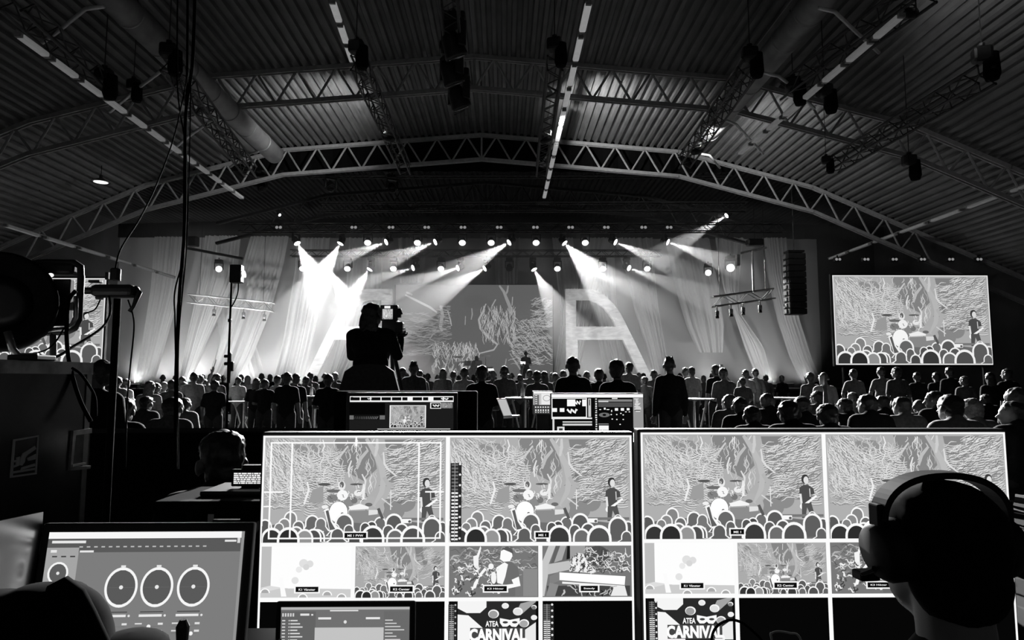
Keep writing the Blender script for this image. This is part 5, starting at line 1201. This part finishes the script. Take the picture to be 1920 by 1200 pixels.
h_ = hd.build('recessed_handle', mat('handle_zinc', .5, .4, metal=.5, noise=.4, scale=20), t)
b_ = MB(); face_poly(b_, ((137, 816), (168, 811), (165, 873), (132, 877)), .003); b_.build('handle_dish', mat('dish_dark', .03, .4, noise=.6, scale=30), h_)
b_ = MB(); face_poly(b_, ((130, 871), (155, 867), (155, 870), (130, 875)), .014); b_.build('handle_bar', M_ALU, h_)
# round housing on the case
c = P(2, 567, 2.45); r_ = 92 / FPX * 2.45
t = thing('round_housing', 'big round black drum-shaped housing on the flight case', 'equipment', Vector((c.x, c.y, CT))); o0 = Vector(t.location); RX = Matrix.Rotation(R(78), 3, 'X') 
RX = Matrix.Rotation(R(30), 3, 'Z') @ Matrix.Rotation(R(90), 3, 'X')
MB().lathe([(r_ * .55, -.06), (r_ * .96, -.06), (r_, -.045), (r_, .05), (r_ * .95, .06), (r_ * .9, .05), (r_ * .6, .03), (r_ * .55, .01)], 40, c - o0, RX).build('drum', M_CLOTHK, t, True)
MB().lathe([(r_ * .56, .01), (r_ * .3, .018), (0, .02)], 32, c - o0, RX).build('cover_plate', M_BLACKM, t, True)
MB().tube([P(14, 622, 2.3) - o0, P(24, 655, 2.3) - o0, P(36, 668, 2.3) - o0, P(70, 668, 2.3) - o0], .012, 8).build('foot_bracket', M_ALU, t, True)
MB().box(P(60, 671, 2.3) - o0, (.1, .1, .02), None, .005).build('foot_pad', M_BLACK, t)
# yoke-framed work light / monitor behind
t = thing('framed_monitor', 'bright monitor in a rounded tubular frame behind the round housing', 'monitor', P(110, 676, 2.55)); o0 = Vector(t.location)
MB().tube([P(*q, 2.55) - o0 for q in ((62, 494), (90, 492), (140, 493), (151, 500), (152, 520), (148, 600), (140, 615), (125, 622), (70, 624))], .013, 10).build('tube_frame', M_BLACK, t, True)
MB().tube([P(*q, 2.53) - o0 for q in ((143, 555), (142, 595), (136, 608), (122, 617), (80, 620))], .009, 8).build('bright_rail', M_ALU, t, True)
p = Pic(); p.rect(0, 0, 1, 1, 250)
for k in range(8): p.rect(.45 + .06 * k, .72 - .02 * (k % 3), .47 + .06 * k, .95, 120)
p.rect(.5, .66, .9, .68, 150); p.rect(.5, .72, .9, .735, 150)
A, B = P(84, 528, 2.56), P(124, 606, 2.56); MB().box(((A.x + B.x) / 2 - o0.x, .02, (A.z + B.z) / 2 - o0.z), (B.x - A.x + .02, .03, A.z - B.z + .02), None, .004).build('housing', M_BLACK, t)
p.build('picture', B.x - A.x, A.z - B.z, M_SCR, t, 2e-6, Matrix.Translation(A - o0 + Vector((0, .001, 0))))
MB().box(P(112, 505, 2.56) - o0, (.13, .05, .045), None, .012).build('top_box', M_BLACK, t); MB().tube([P(100, 624, 2.55) - o0, P(100, 676, 2.55) - o0], .012, 8).build('post', M_BLACK, t)
MB().ell(P(95, 516, 2.5) - o0, (.011, .008, .008)).build('indicator', emit('indicator_white', 1.2), t)
# thick stand with clamp
SY = 3.0
c = P(213, 700, SY)
t = thing('equipment_stand', 'thick black pole with a clamped device on top at left', 'stand', (c.x, SY, 0)); o0 = Vector(t.location); zt_ = P(213, 560, SY).z
MB().tube([(0, 0, .03), (0, 0, zt_)], .0155, 12).build('pole', M_CABLE, t, True)
for a in (90, 210, 330): MB().tube([(0, 0, .5), (.45 * math.cos(R(a)), .45 * math.sin(R(a)), .015)], .012, 8).build('leg', M_BLACK, t)
MB().box(P(217, 546, SY) - o0, (.19, .09, .055), None, .02).build('device_body', M_BLACK, t); MB().lathe([(0, 0), (.022, 0), (.022, .05), (.018, .055), (0, .055)], 14, P(216, 526, SY) - o0).build('top_knob', M_BLACK, t)
MB().box(P(203, 518, SY) - o0, (.015, .03, .035), None, .004).build('lever', M_BLACK, t); MB().tube([P(252, 540, SY) - o0, P(261, 548, SY) - o0, P(250, 575, SY) - o0, P(243, 584, SY) - o0], [.014, .014, .008, .01], 8).build('bent_handle', M_BLACK, t, True)
MB().tube([P(160, 545, SY) - o0, P(200, 545, SY) - o0], .016, 10).build('side_arm', M_BLACK, t); MB().box(P(179, 528, SY) - o0, (.05, .03, .012), None, .003).build('arm_plate', M_BLACK, t); MB().box(P(187, 549, SY) - o0, (.025, .03, .06), None, .004).build('clamp_block', M_BLACKM, t)
# lamp stand
LY2 = 6.2; c = P(430, 700, LY2)
t = thing('lamp_stand', 'thin lamp stand with a small black lamp head left of centre', 'lamp', (c.x, LY2, 0)); o0 = Vector(t.location)
MB().tube([(0, 0, .03), P(429, 660, LY2) - o0, P(434, 530, LY2) - o0], [.012, .011, .009], 8).build('pole', M_CABLE, t)
for a in (90, 210, 330): MB().tube([(0, 0, .6), (.5 * math.cos(R(a)), .5 * math.sin(R(a)), .015)], .01, 8).build('leg', M_BLACK, t)
MB().box(P(444, 514, LY2) - o0, (.105, .09, .17), None, .01).build('lamp_head', M_BLACK, t); MB().lathe([(.0, -.01), (.03, -.01), (.035, .01), (.0, .02)], 14, P(457, 514, LY2) - o0, Matrix.Rotation(R(80), 3, 'Y')).build('lamp_lens', emit('stand_lamp', 1.5), t)
MB().box(P(430, 690, LY2) - o0, (.03, .03, .28), None, .008).build('clamp_sleeve', M_BLACK, t); MB().box(P(434, 687, LY2) - o0, (.04, .04, .09), None, .01).build('clamp_block', M_BLACK, t)
MB().tube([P(421, 668, LY2) - o0, P(430, 668, LY2) - o0], .014, 8).build('upper_knob', M_BLACK, t); MB().tube([P(421, 682, LY2) - o0, P(430, 682, LY2) - o0], .014, 8).build('lower_knob', M_BLACK, t); MB().box(P(431, 601, LY2) - o0, (.03, .03, .03), None, .006).build('joint', M_BLACK, t)
# cables
def cable(pts, Y, r_, lb, m=M_CABLE):
    Q_ = [P(x, y, q[0] if q else Y) for x, y, *q in pts]
    # smooth with Catmull-Rom
    out = []
    for i in range(len(Q_) - 1):
        p0, p1, p2, p3 = Q_[max(i - 1, 0)], Q_[i], Q_[i + 1], Q_[min(i + 2, len(Q_) - 1)]
        for k in range(6):
            s = k / 6; out.append(.5 * ((2 * p1) + (p2 - p0) * s + (2 * p0 - 5 * p1 + 4 * p2 - p3) * s * s + (3 * p1 - p0 - 3 * p2 + p3) * s ** 3))
    out.append(Q_[-1]); o = MB().tube([q - out[0] for q in out], r_, 8).build('cable', m, None, True); o.location = out[0]; return tag(o, lb, 'cable')
cable(((368, -160), (362, 100), (348, 220), (346, 420), (336, 560), (330, 700), (329, 880)), 4.2, .0105, 'thick black cable hanging from the roof at left, longest of the bundle')
cable(((352, -160), (351, 120), (346, 300), (344, 480), (333, 620), (332, 700), (333, 880)), 4.25, .008, 'middle black cable of the hanging bundle at left')
cable(((335, -160), (332, 100), (335, 190), (350, 300), (347, 460), (328, 545), (328, 600), (330, 720), (331, 880)), 4.3, .005, 'thin black cable of the hanging bundle, looping left')
cable(((371, -160), (359, 120), (356, 260), (350, 460), (335, 640), (334, 880)), 4.18, .004, 'thinnest black cable along the right of the hanging bundle')
cable(((352, 140, 4.24), (328, 250, 4.0), (296, 340, 3.7), (262, 410, 3.4), (225, 470, 3.1), (214, 525, 2.99)), 3.8, .004, 'thin dark cable slanting from the bundle down to the equipment')
cable(((142, 545), (128, 565), (125, 610), (127, 660), (137, 710), (152, 755), (170, 790)), 2.5, .0075, 'black cable hanging down over the case edge')
cable(((204, 553, 2.98), (207, 585, 2.9), (195, 610, 2.8), (170, 630, 2.7), (140, 648, 2.6), (110, 667, 2.5), (70, 678, 2.42)), 2.75, .005, 'curved cable from the clamped device down to the case top')
cable(((240, 562), (249, 590), (251, 620), (244, 690), (238, 760), (235, 880)), 3.0, .0035, 'thin cable dropping from the clamped device right of the pole')
cable(((188, 562), (178, 580), (160, 588), (140, 600)), 2.75, .003, 'short thin cable under the side arm')
cable(((120, 615), (105, 640), (88, 655), (68, 662)), 2.5, .003, 'short thin cable below the framed monitor')
cable(((135, 690), (150, 700), (165, 720), (178, 745), (180, 780)), 2.45, .005, 'second cable bending over the case corner')
cable(((447, 530), (446, 548), (440, 565), (432, 578)), 6.2, .006, 'short cable looping under the stand lamp head')
cable(((1333, 1260), (1334, 1200), (1344, 1175), (1366, 1163), (1388, 1166), (1410, 1182), (1432, 1208), (1440, 1260)), 1.4, .0028, 'thin black gooseneck cable arching before the right multiview monitor')
cable(((1462, 1260), (1446, 1195), (1448, 1187), (1460, 1184), (1480, 1187), (1500, 1196), (1520, 1260)), 1.45, .0022, 'thin pale cable loop at the bottom of the right multiview', mat('pale_cable', .6, .4))
# dark bag with strap in the lower left corner
t = thing('shoulder_bag', 'blurred black padded bag with strap in the lower left corner', 'bag', P(60, 1290, .8)); o0 = Vector(t.location); M_BAG = mat('black_nylon', .003, .95, spec=.05, noise=.4, scale=40)
bg = MB()
for x, y, a, b in ((20, 1190, .07, .045), (70, 1170, .06, .045), (105, 1150, .022, .035), (50, 1260, .1, .08), (120, 1230, .05, .08), (-20, 1160, .05, .03)): bg.ell(P(x, y, .8) - o0, (a, .06, b), 16, 10)
link('bag_body', remesh(bg, .008, 'bag_body'), M_BAG, t)
MB().tube([P(*q, .78) - o0 for q in ((98, 1112), (118, 1102), (140, 1120), (160, 1155), (188, 1215), (195, 1290))], [.01, .013, .013, .012, .012, .012], 10).build('strap', M_BAG, t, True)
t = thing('black_pouch', 'low black padded pouch at the bottom left edge', 'bag', P(240, 1230, .82)); o0 = Vector(t.location)
MB().ell(P(240, 1222, .82) - o0, (.045, .05, .022), 16, 10).build('pouch_body', M_BAG, t, True); MB().tube([P(300, 1222, .82) - o0, P(262, 1212, .8) - o0], .006, 6).build('pouch_tab', M_BAG, t)
tag(MB().lathe([(0, 0), (.006, 0), (.008, .03), (.004, .038), (0, .038)], 12, (0, 0, 0)).build('joystick_knob', M_BLACK), 'small black joystick knob at the bottom edge', 'knob').location = P(341, 1222, .85)
# ------------------------------------------------------------------ headset wearer
HY = 1.12
pr = person(1768, 884, 170, 'seated crew member with headphones seen close from behind at right', 'sit', 'front', 'front', 'short', R(-4), R(6), 'k', 'matte', 'crew at the control desk', Y=HY, vox=.008, sleeve='long')
pr.scale.x = pr.scale.y = 1.08
hcz = pr.scale.z * 1.20
t = thing('headphones', 'black over-ear headphones worn by the seated crew member', 'headphones', (pr.location.x, HY + .01, hcz), R(6))
zt_ = pr.scale.z * 1.335 - .012 - hcz; arc = []
for k in range(29):
    a = R(-2) + R(184) * k / 28; arc.append(Vector((.108 * math.copysign(abs(math.cos(a)) ** .85, math.cos(a)), 0, .055 + (zt_ - .055) * max(0, math.sin(a)) ** .9)))
bd_ = MB(); vs = []
for i, q in enumerate(arc):
    n_ = Vector((q.x, 0, q.z)).normalized()
    for (dy, dr) in ((-.017, 0), (.017, 0), (.017, .011), (-.017, .011)): vs.append(q + n_ * dr + Vector((0, dy, 0)))
bd_.add(vs, [(4 * i + k, 4 * i + (k + 1) % 4, 4 * i + 4 + (k + 1) % 4, 4 * i + 4 + k) for i in range(28) for k in range(4)] + [(0, 1, 2, 3), (112, 113, 114, 115)])
M_HP = mat('headphone_plastic', .006, .6, noise=.2, spec=.2)
bd_.build('headband', M_HP, t)
for s_ in (-1, 1):
    RY = Matrix.Rotation(R(9 * s_), 3, 'Y') @ Matrix.Rotation(R(90 * s_), 3, 'Y'); cc = (s_ * .080, 0, .012)
    MB().lathe([(0, 0), (.044, 0), (.052, .008), (.05, .03), (.04, .044), (0, .046)], 26, cc, RY).build('ear_cup', M_HP, t, True)
    MB().lathe([(.026, -.016), (.046, -.014), (.05, 0), (.026, .002)], 26, cc, RY).build('ear_cushion', mat('ear_foam', .006, .9, spec=.1), t, True)
    MB().box((s_ * .117, 0, .06), (.012, .026, .05), None, .003).build('yoke', M_HP, t)
MB().tube([(-.125, 0, -.02), (-.125, .03, -.035), (-.105, .06, -.045)], .005, 6).build('microphone_boom', M_HP, t); MB().box((-.1, .06, -.047), (.036, .03, .016), None, .004).build('microphone', M_HP, t)
t = thing('office_chair', 'black office chair under the headset wearer', 'chair', (pr.location.x, HY - .02, 0))
MB().box((0, .05, .40), (.46, .46, .06), None, .03).build('seat', M_CLOTHK, t); MB().tube([(0, .05, .08), (0, .05, .38)], .03, 10).build('column', M_BLACK, t)
for a in range(5): MB().tube([(0, .05, .1), (.28 * math.cos(a * 1.257), .05 + .28 * math.sin(a * 1.257), .03)], .018, 6).build('foot', M_BLACK, t)
